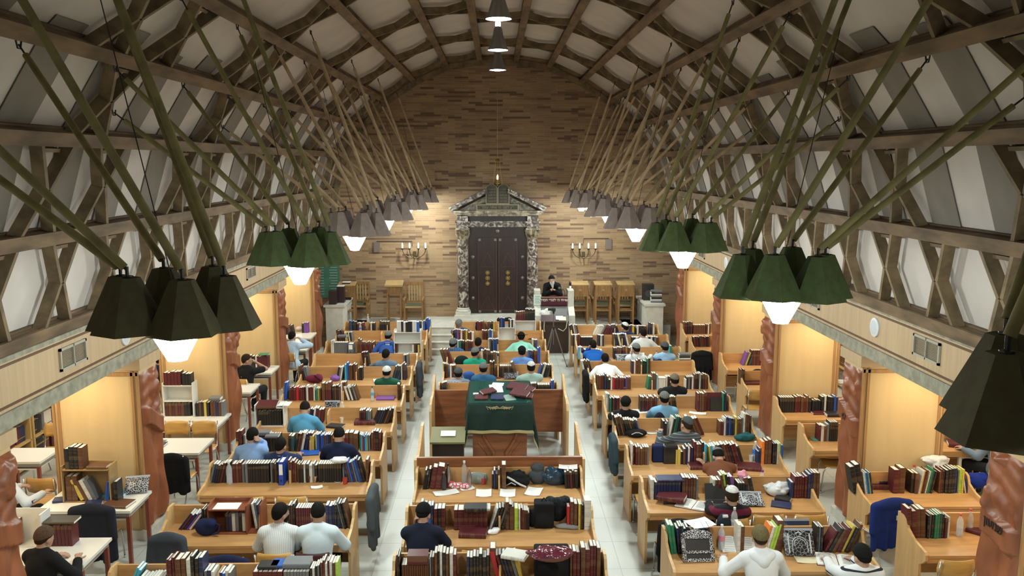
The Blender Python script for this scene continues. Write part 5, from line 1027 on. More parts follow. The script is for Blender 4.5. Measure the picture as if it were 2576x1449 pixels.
bag(1395,1218,[('e',(0,0,.10),(.17,.09,.12)),('e',(.08,.0,.12),(.08,.07,.10))],mat('blue_plastic',(.02,.05,.09),.15),'shiny dark blue plastic bag of clothes, third center desk')
bag(1199,1216,[('e',(0,0,.09),(.15,.05,.10)),('e',(.1,0,.08),(.06,.05,.08))],mat('grey_clear',(.28,.32,.30),.2),'translucent grey zip bag behind the steel flask')
bag(1149,1228,[('e',(0,0,.03),(.10,.05,.035)),('e',(.12,-.02,.03),(.06,.05,.035)),('e',(-.08,.03,.04),(.05,.04,.04))],pattern('sweet_wrapper',(.65,.62,.62),(.55,.05,.08),18,.12),'crumpled red and white sweet wrappers','wrapper')
bag(1368,1322,[box(0,0,.16,.12,.10,.16),('e',(0,-.08,.10),(.10,.06,.09)),('e',(-.14,0,.10),(.06,.08,.11))],bb_,'black backpack standing among books, second nearest center desk',name='backpack',parts=[('handle',[(-.04,0,.31),(0,0,.36),(.04,0,.31)],.008,bb_)])
bag(1402,1312,[('e',(0,0,.16),(.13,.09,.16)),('e',(.08,-.03,.25),(.08,.07,.08)),('e',(-.06,-.05,.27),(.07,.07,.07))],F('coat_black',(.018,.022,.026)),'crumpled black jacket beside the backpack, second nearest center desk',name='jacket')
bag(1425,1328,[('e',(0,0,.02),(.14,.05,.025)),('e',(.08,-.03,.02),(.09,.04,.022))],F('grey_rag',(.25,.25,.25)),'crumpled grey cloth on the second nearest center desk',name='cloth')
bag(1241,1342,[('e',(0,0,.02),(.06,.05,.025)),('e',(.03,.03,.03),(.04,.03,.03))],mat('tissue',(.8,.8,.82),.9),'white tissue beside the large maroon book',name='tissue')
b_=bag(1387,1449,[box(0,0,.17,.19,.11,.16),('e',(0,-.05,.12),(.17,.10,.12))],bb_,'black backpack on the nearest center desk',name='backpack'); 
bag(1387,1408,[('e',(0,0,.06),(.21,.12,.07)),('e',(.05,-.02,.09),(.14,.09,.05))],mat('maroon_wrapped',(.12,.018,.035),.12,bump=.8,scale=14,spec=.9),'maroon folded clothes in clear wrap on top of the backpack',z=TZ+.33,name='wrapped_clothes')
bag(519,1345,[('e',(0,0,.10),(.13,.08,.11)),('e',(.07,-.03,.16),(.07,.06,.06))],nb_,'navy bag beside the wooden book box, second left-column desk',parts=[('strap',[(.1,-.03,.17),(.18,-.05,.14),(.17,-.06,.05),(.1,-.06,.03)],.01,nb_)])
bag(505,1322,[('e',(0,0,.03),(.06,.04,.035))],F('pink_cloth',(.55,.20,.28)),'small pink cloth beside the leaning books',name='cloth')
bag(1655,1160,[box(0,0,.13,.09,.07,.13)],nb_,'navy pouch standing on the third right-column desk'); bag(1685,1164,[box(0,0,.14,.11,.07,.14)],mat('black_shiny',(.02,.02,.02),.2),'shiny black bag beside the navy pouch, third right-column desk')
bag(1600,1098,[('e',(0,0,.06),(.18,.08,.07)),('e',(0,-.04,.05),(.12,.07,.05))],bb_,'black cap-shaped bag with white lettering, fourth right-column desk',parts=[('lettering',[(-.09,-.11,.07),(-.03,-.115,.10),(.03,-.115,.10),(.09,-.11,.07)],.007,M_str)])
bag(1658,1080,[('e',(0,0,.13),(.12,.07,.14)),('e',(0,0,.24),(.06,.05,.06))],F('dark_velvet',(.012,.016,.03)),'dark velvet bag with a small emblem, fourth right-column desk',parts=[('emblem',[(-.03,-.075,.12),(0,-.08,.16),(.03,-.075,.12),(-.03,-.075,.12)],.005,M_str)])
bag(1873,1108,[('e',(0,0,.05),(.17,.09,.06))],F('teal_cloth',(.02,.10,.11)),'teal drawstring bag on the fourth right-column desk')
bag(1755,1025,[('e',(0,0,.05),(.09,.06,.06))],bb_,'small black bag on the fifth right-column desk'); bag(1634,924,[('e',(0,0,.12),(.07,.07,.13)),('e',(.02,0,.22),(.05,.05,.06))],mat('white_plastic_bag',(.66,.67,.68),.4,bump=.5,scale=20),'crumpled white plastic bag, seventh right-column desk'); bag(1655,924,[('e',(0,0,.08),(.12,.08,.10)),('e',(.14,0,.06),(.10,.07,.07))],nb_,'dark navy bag beside the crumpled white bag')
bag(1868,1204,[('e',(0,0,.05),(.06,.05,.06))],mat('pink_pack',(.75,.30,.40),.5),'pink tissue pack on top of books, second right-column desk',z=TZ+.24,name='tissue_pack'); bag(1955,1246,[('e',(0,0,.07),(.15,.09,.08)),('e',(.08,.03,.11),(.09,.07,.07)),('e',(-.09,.04,.09),(.08,.06,.06))],mat('white_plastic_bag',(.66,.67,.68),.4),'crumpled white plastic bag on the second right-column desk')
bag(1820,1345,[('e',(0,0,.13),(.09,.08,.14))],F('dark_navy_bag',(.02,.025,.04)),'dark rounded cap bag with a white tag, nearest right-column desk',parts=[('tag_label',[(-.03,-.05,.255),(.03,-.05,.255)],.02,M_str)])
bag(968,995,[box(0,0,.08,.13,.07,.075),('e',(.02,0,.16),(.08,.05,.03))],bb_,'black camera bag on the sixth left-column desk',parts=[('handle',[(-.08,0,.15),(0,-.02,.2),(.08,0,.15)],.008,bb_)]); bag(885,1050,[('e',(0,0,.05),(.11,.06,.055)),('e',(.07,0,.06),(.06,.05,.06))],bb_,'black glasses case and pouch, fifth left-column desk')
bag(788,962,[('e',(0,0,.08),(.16,.09,.08)),('e',(.12,-.05,.10),(.09,.08,.09))],F('maroon_bag',(.16,.02,.05)),'maroon bag with black panels on the seventh left-column desk',parts=[('strap',[(.05,-.10,.17),(.12,-.14,.12),(.2,-.12,.05)],.012,bb_)]); bag(843,958,[('e',(0,0,.05),(.10,.06,.06))],F('purple_cloth',(.25,.12,.42)),'purple cloth on the seventh left-column desk',name='cloth')
bag(1178,968,[('e',(0,0,.14),(.15,.08,.14)),('e',(.03,-.04,.22),(.10,.06,.07))],F('blue_backpack',(.05,.12,.35)),'blue backpack with white piping behind the reading table',name='backpack',parts=[('piping',[(-.12,-.08,.22),(-.05,-.10,.08),(.08,-.10,.08),(.13,-.06,.20)],.008,M_str)]); bag(1162,922,[('e',(0,0,.12),(.16,.08,.13))],F('dark_green_bag',(.012,.022,.02)),'dark bag between the grey and pale kippot, fifth center desk')
bag(1202,832,[('e',(0,0,.09),(.07,.07,.10)),('e',(0,0,.2),(.06,.06,.05))],F('navy_felt',(.012,.015,.04)),'navy felt bag on the eighth center desk'); bag(1262,812,[('e',(0,0,.08),(.14,.09,.09)),('e',(.2,0,.08),(.12,.09,.08))],bb_,'pair of soft black hats on the farthest center desk',name='hat'); bag(1335,868,[('e',(0,0,.06),(.16,.10,.06)),('e',(0,0,.10),(.09,.08,.07))],bb_,'black brimmed hat resting beside the mint shirt',name='hat')
bag(2458,1226,[('e',(0,0,.09),(.14,.10,.10)),('e',(.06,0,.14),(.08,.07,.06))],F('royal_nylon',(.012,.03,.24)),'royal blue drawstring bag beside the nearest right pillar'); bag(2354,1224,[('e',(0,0,.16),(.08,.06,.2)),('e',(0,.05,.36),(.16,.07,.07)),('e',(.09,.05,.33),(.08,.06,.05)),('e',(-.09,.05,.36),(.09,.06,.05))],mat('white_plastic_bag',(.66,.67,.68),.4),'white plastic bag flopping over the books on a right-aisle desk')
bag(1906,948,[('e',(0,0,.08),(.14,.09,.09))],bb_,'black round bag with a white clasp beside the second right pillar',parts=[('clasp',[(.03,-.085,.09),(.06,-.09,.12),(.09,-.085,.09)],.006,M_str)]); bag(1858,905,[('e',(0,0,.06),(.10,.08,.05)),('e',(-.03,.03,.12),(.10,.07,.05))],mat('white_cap',(.74,.72,.74),.8),'white cloth cap by the purple folder',name='cap')
bag(2110,968,[('e',(0,0,.05),(.16,.09,.05)),('e',(.1,0,.04),(.12,.08,.04))],mat('white_plastic_bag',(.66,.67,.68),.4),'crumpled plastic bag on dark books in the right aisle',z=TZ+.3); bag(855,1165,[('e',(0,0,.04),(.12,.07,.04))],mat('white_plastic_bag',(.66,.67,.68),.4),'crumpled white bag on top of the black set, third left-column desk',z=TZ+.28)
# coats hung on chair backs and desk ends
def coat(x,y,rz,m,w,z1,z0,label,name='coat',d=.10):
    pr=[]; n=11
    for i in range(n):
        u=(i/(n-1)-.5)*w; zt=z1-.05-.06*abs(2*i/(n-1)-1)**2; f=.028*math.sin(i*2.3+w*9)
        pr+= [('c',(u*.96,.01,zt),(u,f*.6,(zt+z0)/2),.042,.043),('c',(u,f*.6,(zt+z0)/2),(u*1.06,f-.01,z0+.05+.02*math.sin(i*1.3)),.043,.036)]
    pr+= [('c',(-w/2+.03,.0,z1-.10),(w/2-.03,0,z1-.10),.05,.05),('c',(-w/2+.01,.01,z1-.12),(-w/2-.035,-.03,(z0+z1)/2-.08),.052,.04),('c',(w/2-.01,.01,z1-.12),(w/2+.035,-.03,(z0+z1)/2-.05),.052,.04)]
    o=soft(name,pr,.016,[m],None,.03,loc=(x,y,0),rz=rz); return tag(o,label,'coat','coats hung on chairs and desk ends')
def seatpos(dk,px,off=.78): x_,y_,_,_=DESK[dk]; y_-=.18; return px_x(px,y_-off,.8),y_-off
blackcoat=F('black_wool',(.010,.010,.012)); slate=F('slate_jacket',(.07,.085,.09))
x,y=seatpos('R2',1700,.80); chair(x,y+.02,0,'plywood chair under the big black coat, second right-column desk'); coat(x,y-.22,0,blackcoat,.42,.92,.22,'long black coat over a chair at the second right-column desk')
x,y=seatpos('R3',1732,.70); chair(x,y+.05,0,'plywood chair under the navy jacket, third right-column desk'); coat(x,y-.20,0,F('navy_fleece',(.03,.04,.14)),.40,.93,.45,'navy fleece over a chair at the third right-column desk')
coat(2.02-.13,14.55,R(90),F('teal_jacket',(.04,.07,.09)),.30,.98,.30,'dark teal jacket hanging on the aisle end of the fifth right-column desk') if 0 else coat(1.86,13.1,R(90),F('teal_jacket',(.04,.07,.09)),.34,.95,.28,'dark teal jacket hanging at the aisle end of the fourth right-column desk')
coat(1.86,17.35,R(90),blackcoat,.34,.95,.25,'black coat hanging at the aisle end of the seventh right-column desk')
p=at(1772,905,z=.6)+Vector((-.14,-.4,0)); chair(p.x-.05,p.y+.12,R(-90)*0,'plywood chair under the black coat beyond the third right pillar'); coat(p.x-.05,p.y-.12,0,blackcoat,.40,.95,.2,'black coat over a chair beyond the third right pillar')
coat(-1.66,9.55,R(90),slate,.5,.98,.18,'grey jacket hanging from the aisle end of the second left-column desk') if 0 else coat(-1.64,10.78,R(90),slate,.5,1.0,.2,'slate grey jacket hanging at the aisle end of the third left-column desk')
coat(-1.66,17.95,R(90),F('charcoal_jacket',(.05,.06,.075)),.42,1.0,.22,'charcoal jacket hanging at the aisle end of the eighth left-column desk')
x,y=seatpos('L2',585,.85); chair(x,y+.05,0,'plywood chair under the navy coat, second left-column desk'); coat(x,y-.2,0,F('navy_coat',(.012,.016,.05)),.46,.92,.25,'navy coat over a chair at the second left-column desk')
p=at(2240,1330,z=.55); chair(p.x,p.y+.22,R(12),'plywood chair under the royal blue sweatshirt'); c_=coat(p.x,p.y-.02,R(12),F('royal_sweat',(.012,.028,.15)),.52,.98,.28,'royal blue sweatshirt over a chair between the right-aisle desks'); b=MB(); b.box((.02,-.09,.74),(.045,.01,.06)); b.obj('white_tag',M_str,c_)
p=at(437,1210,z=.45); chair(p.x,p.y+.2,R(-6),'plywood chair under the black jumper, between the left pillars'); coat(p.x,p.y-.02,R(-6),blackcoat,.42,.90,.25,'black jumper over a chair between the left pillars')
p=at(278,1350,z=.5); chair(p.x-.25,p.y+.22,0,'plywood chair under the dark blazer behind the front left table'); coat(p.x-.22,p.y+.0,0,F('dark_blazer',(.018,.02,.03)),.5,.95,.15,'dark blazer over a chair behind the front white table')
p=at(850,1015,z=.9); coat(p.x-.3,p.y-.15,0,slate,.4,.95,.55,'grey jacket over a chair beside the sky blue shirt') if 0 else None
p=at(420,1440,z=.5); coat(p.x-.02,p.y+.1,0,F('charcoal_jacket',(.05,.06,.075)),.36,.95,.3,'charcoal jacket hanging at the left end of the nearest left-column desk')
# empty chairs
for dk,px,l in (('L3',745,'empty plywood chair in the middle of the third left-column desk'),('L3',640,'empty plywood chair beside the wooden book box, third left-column desk'),('C3',1120,'empty plywood chair at the left of the third center desk'),('C3',1290,'empty plywood chair in the middle of the third center desk'),('C3',1415,'empty plywood chair at the right of the third center desk'),('C2',1205,'empty plywood chair beside the ink navy tee'),('C2',1310,'empty plywood chair in the middle of the second nearest center desk'),('C2',1440,'empty plywood chair at the right of the second nearest center desk'),
    ('R2',1925,'empty plywood chair beside the striped jumper'),('R2',2030,'empty plywood chair at the pillar end, second right-column desk'),('R3',1640,'empty plywood chair at the aisle end, third right-column desk'),('R4',1618,'empty plywood chair at the aisle end, fourth right-column desk'),('R1',1755,'empty plywood chair at the aisle end, nearest right-column desk'),('L6',900,'empty plywood chair at the sixth left-column desk'),('S1',2395,'empty plywood chair at the nearest right-aisle desk'),('S5',1885,'plywood chair at the purple folder desk'),('S6',1905,'plywood chair tucked under the black bag desk')):
    x,y=seatpos(dk,px,.60); chair(x,y,0,l)
p=at(2085,1165,z=.44); chair(p.x+.1,p.y,R(80),'plywood chair turned sideways beside the second right pillar')
# wooden book box, white shelf units, stands
def bookbox(x,y,z,w,d,h,m,label,shelves=1,slant=0,group='small shelf units on the desks'):
    t=thing('shelf_unit',label,'shelf unit',(x,y,z),0,group)
    for s in(-1,1): b=MB(); b.bx(s*w/2-.008,s*w/2+.008,-d/2,d/2,0,h); b.obj('side',m,t)
    b=MB(); b.bx(-w/2,w/2,d/2-.012,d/2,0,h); b.obj('back',m,t)
    for k in range(shelves+1): b=MB(); b.bx(-w/2,w/2,-d/2,d/2-.012,k*(h-.06)/max(1,shelves),k*(h-.06)/max(1,shelves)+.014); b.obj('shelf',m,t)
    return t
def srow(x0,x1,y,z,codes,h,place,lean=0,d=.17):
    n=len(codes); 
    for i,c in enumerate(codes):
        tk=(x1-x0)/n; a=R(lean); hh=h*rb_.uniform(.93,1.03)
        addbook(Matrix.Translation((x0+tk*(i+.5),y,z+(tk/2*abs(sin(a)))))@Matrix.Rotation(a,4,'Y')@Matrix.Diagonal((tk*.96,d,hh,1)),c,place,x0+tk*i,'leaning' if lean else 'standing',hh)
M_redbox=mat('mahogany_box',(.24,.065,.028),.4,var=.2,scale=4)
x=px_x(585,10.0,.9); bookbox(x,10.0,TZ,.46,.28,.36,M_redbox,'reddish wooden book box on the second left-column desk',1); b=MB(); b.bx(x+.235,x+.40,9.88,10.12,TZ,TZ+.014); b.bx(x+.39,x+.405,9.86,10.14,TZ,TZ+.37); tag(b.obj('wooden_bookend',M_redbox),'reddish wooden side bay beside the book box','bookend')
b=MB(); b.bx(-.15,.15,-.1,.1,0,.003); tag(b.obj('paper_sheet',M_paper,None,False,(x-.03,9.98,TZ+.3145)),'white paper on top of the reddish book box','paper','loose papers on the desks'); srow(x-.05,x+.2,10.0,TZ+.02,'KNWgKW',.23,'shelf of the reddish book box')
x=px_x(686,14.3,.95); bookbox(x,14.28,TZ,.48,.26,.38,M_white,'white slanted stand full of black books, fifth left-column desk',1); srow(x-.2,x+.2,14.26,TZ+.02,'KKKKKKKKK',.25,'white slanted stand'); flat(x-.05,14.26,TZ+.335,'M','white slanted stand',.24,.34,.05,tilt=R(14)); o=sheet(716,1016,TZ+.36,.2,.26,0,'white paper leaning on the white slanted stand')
x=px_x(1027,19.9,1.1); bookbox(x,19.88,TZ,.62,.26,.56,M_white,'white two-tier shelf unit on the ninth left-column desk',2); srow(x-.25,x+.27,19.86,TZ+.515,'WWkWKKKWWB'.upper(),.25,'white two-tier shelf unit'); srow(x+.1,x+.28,19.86,TZ+.02,'WTKY',.2,'white two-tier shelf unit'); srow(x-.29,x-.24,19.86,TZ+.02,'MT',.22,'white two-tier shelf unit')
x=px_x(1275,21.13,1.0); bookbox(x,21.13,TZ,.42,.24,.42,M_white,'white shelf unit on the eighth center desk',1); srow(x-.19,x-.05,21.11,TZ+.38,'KBNN',.24,'white shelf unit, eighth center'); srow(x+.04,x+.19,21.11,TZ+.38,'KWKW',.2,'white shelf unit, eighth center')
x=px_x(1321,22.38,1.0); bookbox(x,22.38,TZ,.55,.24,.36,M_white,'white shelf unit on the farthest center desk',1); srow(x-.25,x+.0,22.36,TZ+.32,'MMMMM',.24,'white shelf unit, farthest center'); srow(x+.0,x+.26,22.36,TZ+.32,'KKKKKK',.3,'white shelf unit, farthest center')
for px,dk,h in((683,'L3',.28),): pass
# blue lever-arch binder, grey bin, laptop, frame, open folders
def binder(dk,px,m,label,h=.34,lean=0,tk=.075):
    x_,y_,_,_=DESK[dk]; x=px_x(px,y_-.2,.9); t=thing('binder',label,'binder',(x,y_-.16,TZ+abs(math.sin(R(lean)))*tk/2)); t.rotation_euler=(0,R(lean),0)
    b=MB(); b.bx(-tk/2,tk/2,-.14,-.135,0,h); b.bx(-tk/2,-tk/2+.004,-.14,.14,0,h); b.bx(tk/2-.004,tk/2,-.14,.14,0,h); b.obj('cover',m,t); b=MB(); b.bx(-tk/2+.008,tk/2-.02,-.12,.12,.01,h-.02); b.obj('papers',M_paper,t)
    b=MB(); b.bx(-tk*.33,tk*.33,-.143,-.14,h*.45,h*.9); b.obj('spine_label',M_paper,t); b=MB(); b.frust((0,0,0),.014,.014,0,.004,12,M=Matrix.Translation((0,-.14,h*.2))@Matrix.Rotation(R(90),4,'X')); b.obj('finger_hole',M_black,t)
binder('L3',714,mat('binder_blue',(.02,.07,.40),.4),'bright blue lever-arch binder on the third left-column desk')
binder('L9',885,mat('binder_grey',(.13,.15,.17),.5),'grey box file on the ninth left-column desk',h=.24,tk=.13)
binder('L9',977,mat('binder_navy',(.02,.04,.22),.4),'navy boxed volume with gold emblem, ninth left-column desk',h=.26,tk=.15)
t=thing('laptop','open black laptop in front of the striped jumper','laptop',tuple(at(1812,1268,z=TZ))); b=MB(); b.bx(-.17,.17,-.12,.12,0,.016); b.obj('keyboard_base',mat('laptop_grey',(.06,.06,.07),.4),t); b=MB(); b.box((0,.16,.11),(.34,.008,.22),rot=(R(-18),0,0)); b.obj('screen',M_black,t); b=MB(); b.bx(-.14,.14,-.02,.10,.016,.018); b.obj('keys',M_black,t)
p=at(1760,1392,z=TZ+.12); t=thing('ornate_frame','black frame inlaid with silver flowers standing on the nearest right-column desk','frame',(p.x,p.y+.02,TZ+.01)); t.rotation_euler=(R(-28),0,R(2)); M_inl=pattern('silver_inlay',(.03,.012,.012),(.66,.66,.66),48,.085)
b=MB(); 
for a in((-.18,-.14,0,.30),(.14,.18,0,.30),(-.18,.18,0,.035),(-.18,.18,.09,.12),(-.18,.18,.25,.30)): b.bx(a[0],a[1],-.012,.012,a[2],a[3])
b.prism([(-.18,.30),(.18,.30),(.12,.335),(.05,.345),(0,.365),(-.05,.345),(-.12,.335)],-.012,.012,'y'); b.obj('border',M_inl,t); b=MB(); b.bx(-.14,.14,.006,.010,.03,.26); b.obj('backing',M_darkbox,t)
b=MB(); b.prism([(.0,0),(.30,0),(.30,.02),(.0,.02)],-.005,.005,'x'); 
t=thing('reader_tablet','maroon folder standing behind a black tablet, fifth right-column desk','tablet',(px_x(1803,14.94,.9),14.92,TZ)); t.rotation_euler=(R(-10),0,0); b=MB(); b.bx(-.15,.15,.02,.03,0,.34); b.obj('folder',BMAT['M'][0],t); b=MB(); b.bx(-.10,.12,-.01,.0,.0,.25); b.obj('screen',M_black,t)
for dx,dy_,w,d,rz,l in((-.06,.52,.22,.30,.1,'white papers in the middle of the glass table top'),(-.03,.68,.2,.12,-.2,'crumpled white paper near the far edge of the glass table top'),(-.40,.33,.09,.06,0,'white card at the left of the glass table top'),(.16,.18,.18,.22,.3,'pale green folder on the glass table top')):
    b=MB(); b.box((0,0,0),(w,d,.003),rot=(sl,0,rz)); y=yf+dy_; tag(b.obj('paper_sheet',mat('pale_green_card',(.30,.42,.36),.5) if 'green' in l else M_paper,None,False,(.05+dx,y,zf+(zb-zf)*dy_/(yb-yf)+.022)),l,'paper')
# olive stand beside the reading table
t=thing('lectern','small black lectern with olive sloping top beside the reading table','lectern',(-.79,13.42,0)); b=MB(); b.bx(-.25,.25,-.17,.2,0,.74); b.obj('cabinet',M_darkbox,t); b=MB(); b.prism([(-.24,.75),(.24,.86),(.24,.89),(-.24,.78)],-.28,.28,'x'); b.obj('top',M_olive,t)
b=MB(); b.box((0,-.0,.852),(.24,.17,.003),rot=(math.atan2(.11,.48),0,0)); tag(b.obj('paper_card',M_paper,None,False,(-.79,13.42,0)),'white card lying on the olive lectern top','paper')
# pulpit
t=thing('pulpit','pale stone pulpit with stepped side walls and a grey front','pulpit',(1.62,23.7,0))
for s,nm in((-1,'side_wall'),(1,'side_wall')):
    b=MB(); b.prism([(-.45,0),(-.45,1.02),(-.02,1.22),(-.02,1.66),(.42,1.66),(.42,0)],s*.47-.085,s*.47+.085,'x'); b.obj('side_wall',M_stone,t)
b=MB(); b.bx(-.385,.385,.0,.05,0,1.38); b.obj('front_panel',mat('grey_marble',(.42,.43,.42),.4,var=.15,scale=3),t)
b=MB(); b.box((0,.12,1.45),(.76,.36,.03),rot=(R(-8),0,0)); b.obj('slope',M_oak,t)
b=MB(); b.grid(lambda u,v:((u-.5)*.74,(.30-.36*min(1,v/.55)) if v<.55 else -.065-.01*sin(u*20),1.475-.03*min(1,v/.55)-max(0,v-.55)*.52),16,10,thick=.006); pc=tag(b.obj('pulpit_cover',mat('maroon_velvet',(.075,.012,.02),.85),None,2,(1.62,23.7,.012)),'maroon velvet pulpit cover with white Hebrew lettering','cloth'); text('lettering',heb('שויתי ה׳ לנגדי תמיד'),.098,M_paper,pc,(0,-.085,1.385))
t2=thing('microphone','black gooseneck microphone on the pulpit','microphone',(1.80,23.72,1.45)); b=MB(); b.tube([(.12,.0,.0),(.12,-.0,.16),(.08,0,.24),(.0,.02,.26)],.008,6); b.obj('gooseneck',M_black,t2,True); b=MB(); b.lathe([(.0,-.04),(.028,-.02),(.03,.02),(0,.04)],12,M=Matrix.Translation((-.03,.02,.27))@Matrix.Rotation(R(70),4,'Y'),caps=False); b.obj('head',mat('mic_head',(.12,.12,.13),.5),t2,True)
bottle(1426,731,.2,(.03,.03,.03),'small bottle with black cap on the right pulpit wall',z=1.66) if 0 else None
t2=thing('bottle','small black-capped bottle standing on the right wall of the pulpit','bottle',(2.09,23.9,1.66)); b=MB(); b.lathe([(.03,0),(.033,.01),(.033,.1),(.02,.13)],12); b.obj('body',M_paper,t2,True); b=MB(); b.lathe([(.032,.1),(.032,.2),(.02,.21)],12); b.obj('cap',M_black,t2,True)
b=MB(); b.box((0,0,0),(.22,.006,.30)); n_=tag(b.obj('notice',mat('mint_paper',(.62,.75,.68),.8),None,False,(1.15,23.665,1.40)),'pale mint notice sheet on the left wall of the pulpit','notice'); b=MB(); 
for k in range(5): b.bx(-.07,.07-.02*(k%2),-.006,-.003,.09-.045*k,.10-.045*k)
b.obj('lettering',mat('print_dark',(.1,.1,.12),.8),n_)
t=thing('cabinet','dark brown cabinet with a cluttered sloping top below the pulpit','cabinet',(1.61,23.25,0)); b=MB(); b.bx(-.36,.36,-.18,.0,0,.86); b.obj('body',mat('espresso_wood',(.04,.02,.011),.4,var=.3,scale=4,stretch=(4,4,.5)),t); b=MB(); b.prism([(-.22,.86),(.0,1.0),(.0,1.04),(-.22,.90)],-.37,.37,'x'); b.obj('top',mat('plum_leather',(.05,.02,.025),.5),t); b=MB(); b.tube([(-.3,-.22,.9),(-.31,-.225,.7),(-.29,-.225,.62)],.014,5); b.tube([(.33,-.22,.9),(.30,-.225,.72),(.22,-.23,.63),(.08,-.23,.70)],.014,5); b.obj('tie_band',mat('cream_band',(.55,.48,.38),.8),t)
for dx,dz,w,c,l in((.12,.985,.2,None,'white papers on the dark cabinet below the pulpit'),(.2,.965,.2,mat('cream_paper',(.78,.70,.42),.8),'cream sheet on the dark cabinet below the pulpit')): b=MB(); b.box((0,0,0),(w,.15,.004),rot=(R(32),0,0)); tag(b.obj('paper_sheet',c or M_paper,None,False,(1.61+dx,23.13-.02*(dx>.15),dz)),l,'paper')
tag(soft('prayer_shawl',[('e',(0,0,.06),(.14,.06,.07)),('e',(.05,0,.14),(.09,.05,.08)),('e',(-.08,0,.11),(.07,.05,.06))],.014,[M_paper],None,.03,loc=(1.36,23.32,1.0)),'white cloth heaped at the left of the dark cabinet','cloth')
t=thing('tripod','tall camera tripod with silver legs standing in the aisle before the pulpit','tripod',(1.47,21.65,0)); M_tri=mat('tripod_metal',(.25,.25,.26),.35,metal=.7)
for a in(R(110),R(215),R(-25)):
    b=MB(); b.tube([(.03*cos(a),.03*sin(a),.98),(.20*cos(a),.20*sin(a),.5),(.37*cos(a),.37*sin(a),.02)],[.016,.013,.010],7); l=b.obj('leg',M_tri,t,True); b=MB(); b.lathe([(.018,0),(.014,.03)],8,c=(.37*cos(a),.37*sin(a),0)); b.obj('foot',M_black,l)
b=MB(); b.tube([(0,0,.55),(0,0,1.38)],.012,8); b.obj('column',M_tri,t,True); b=MB(); b.lathe([(.03,.94),(.045,.98),(.03,1.03)],12); b.obj('collar',M_black,t,True); b=MB(); b.box((0,0,1.40),(.05,.06,.06)); b.box((0,.02,1.36),(.02,.16,.02)); b.obj('head',M_black,t)
t=thing('video_camera','small black video camera on the tripod','camera',(1.47,21.65,1.43)); b=MB(); b.bx(-.045,.045,-.07,.07,0,.08); b.obj('body',M_black,t); b=MB(); b.bx(-.15,-.045,-.06,-.05,.02,.08); b.obj('screen',M_black,t); b=MB(); b.frust((0,0,0),.03,.03,.07,.11,12,M=Matrix.Translation((0,0,.04))@Matrix.Rotation(R(-90),4,'X')); b.obj('lens',M_black,t)
# things on pedestals
for k in range(7): flat(4.5,23.75,1.312+.05*k,'gWKgWKg'[k],'right stone pedestal',.2,.30,.047,rz=R(-8+5*(k%3)),note='stacked flat %s from the bottom,'%ORD[k])
for k,(x,y,w,h) in enumerate(((-4.55,23.6,.2,.36),(-4.38,23.9,.2,.46),(-4.3,24.4,.22,.5))):
    t=thing('box_file','dark maroon file box on the left stone pedestal, %s from the front'%ORD[k],'box',(x,y,1.31),0,'file boxes on the left pedestal'); b=MB(); b.bx(-w/2,w/2,-.1,.1,0,h); b.obj('box',mat('file_maroon',(.03,.012,.016),.4),t); b=MB(); b.bx(-w/2,w/2,-.1,.1,h,h+.015); b.obj('lid',M_paper if k else M_black,t)
# vents and loudspeakers on the fascia
M_vent=mat('vent_metal',(.42,.39,.31),.5)
for s,y,z,w,h,l in((-1,9.75,3.01,.62,.26,'louvred vent on the left fascia nearest the gallery'),(-1,17.0,3.04,.62,.24,'louvred vent on the left fascia farther in'),(1,9.78,3.03,.62,.26,'louvred vent on the right fascia nearest the gallery'),(1,13.45,3.03,.6,.24,'louvred vent on the right fascia half hidden by lamps'),(1,20.9,3.0,.6,.24,'small far vent on the right fascia')):
    X=-4.9 if s<0 else 5.08; t=thing('air_vent',l,'vent',(X-s*.014,y,z),R(-90)*s,'fascia vents'); b=MB()
    for a in((-w/2,w/2,h/2-.03,h/2),(-w/2,w/2,-h/2,-h/2+.03),(-w/2,-w/2+.03,-h/2,h/2),(w/2-.03,w/2,-h/2,h/2),(-.008,.008,-h/2,h/2)): b.bx(a[0],a[1],-.012,.012,a[2],a[3])
    b.obj('frame',M_vent,t); b=MB()
    for k in range(12): b.box((0,.006,-h/2+.035+k*(h-.06)/12),(w-.05,.004,.012),rot=(R(40),0,0))
    b.obj('louvre',mat('louvre_shadow',(.16,.15,.12),.6),t)
for s,y,z,l in((1,11.17,3.02,'round white loudspeaker on the right fascia nearest the gallery'),(1,18.64,3.02,'round white loudspeaker on the right fascia deeper in the hall'),(-1,11.15,2.95,'round white loudspeaker on the left fascia behind the big lamp')):
    X=-4.9 if s<0 else 5.08; t=thing('wall_loudspeaker',l,'loudspeaker',(X,y,z),R(-90)*s,'round loudspeakers on the fascia'); Mx=Matrix.Rotation(R(90),4,'X'); b=MB(); b.lathe([(.13,0),(.13,.02),(.115,.028)],28,M=Mx,caps=True); b.obj('ring',mat('speaker_white',(.72,.74,.78),.5),t,True); b=MB(); b.lathe([(.112,.026),(.06,.034),(0,.036)],28,M=Mx,caps=False); b.obj('grille',mat('speaker_grille',(.6,.63,.68),.6),t,True)
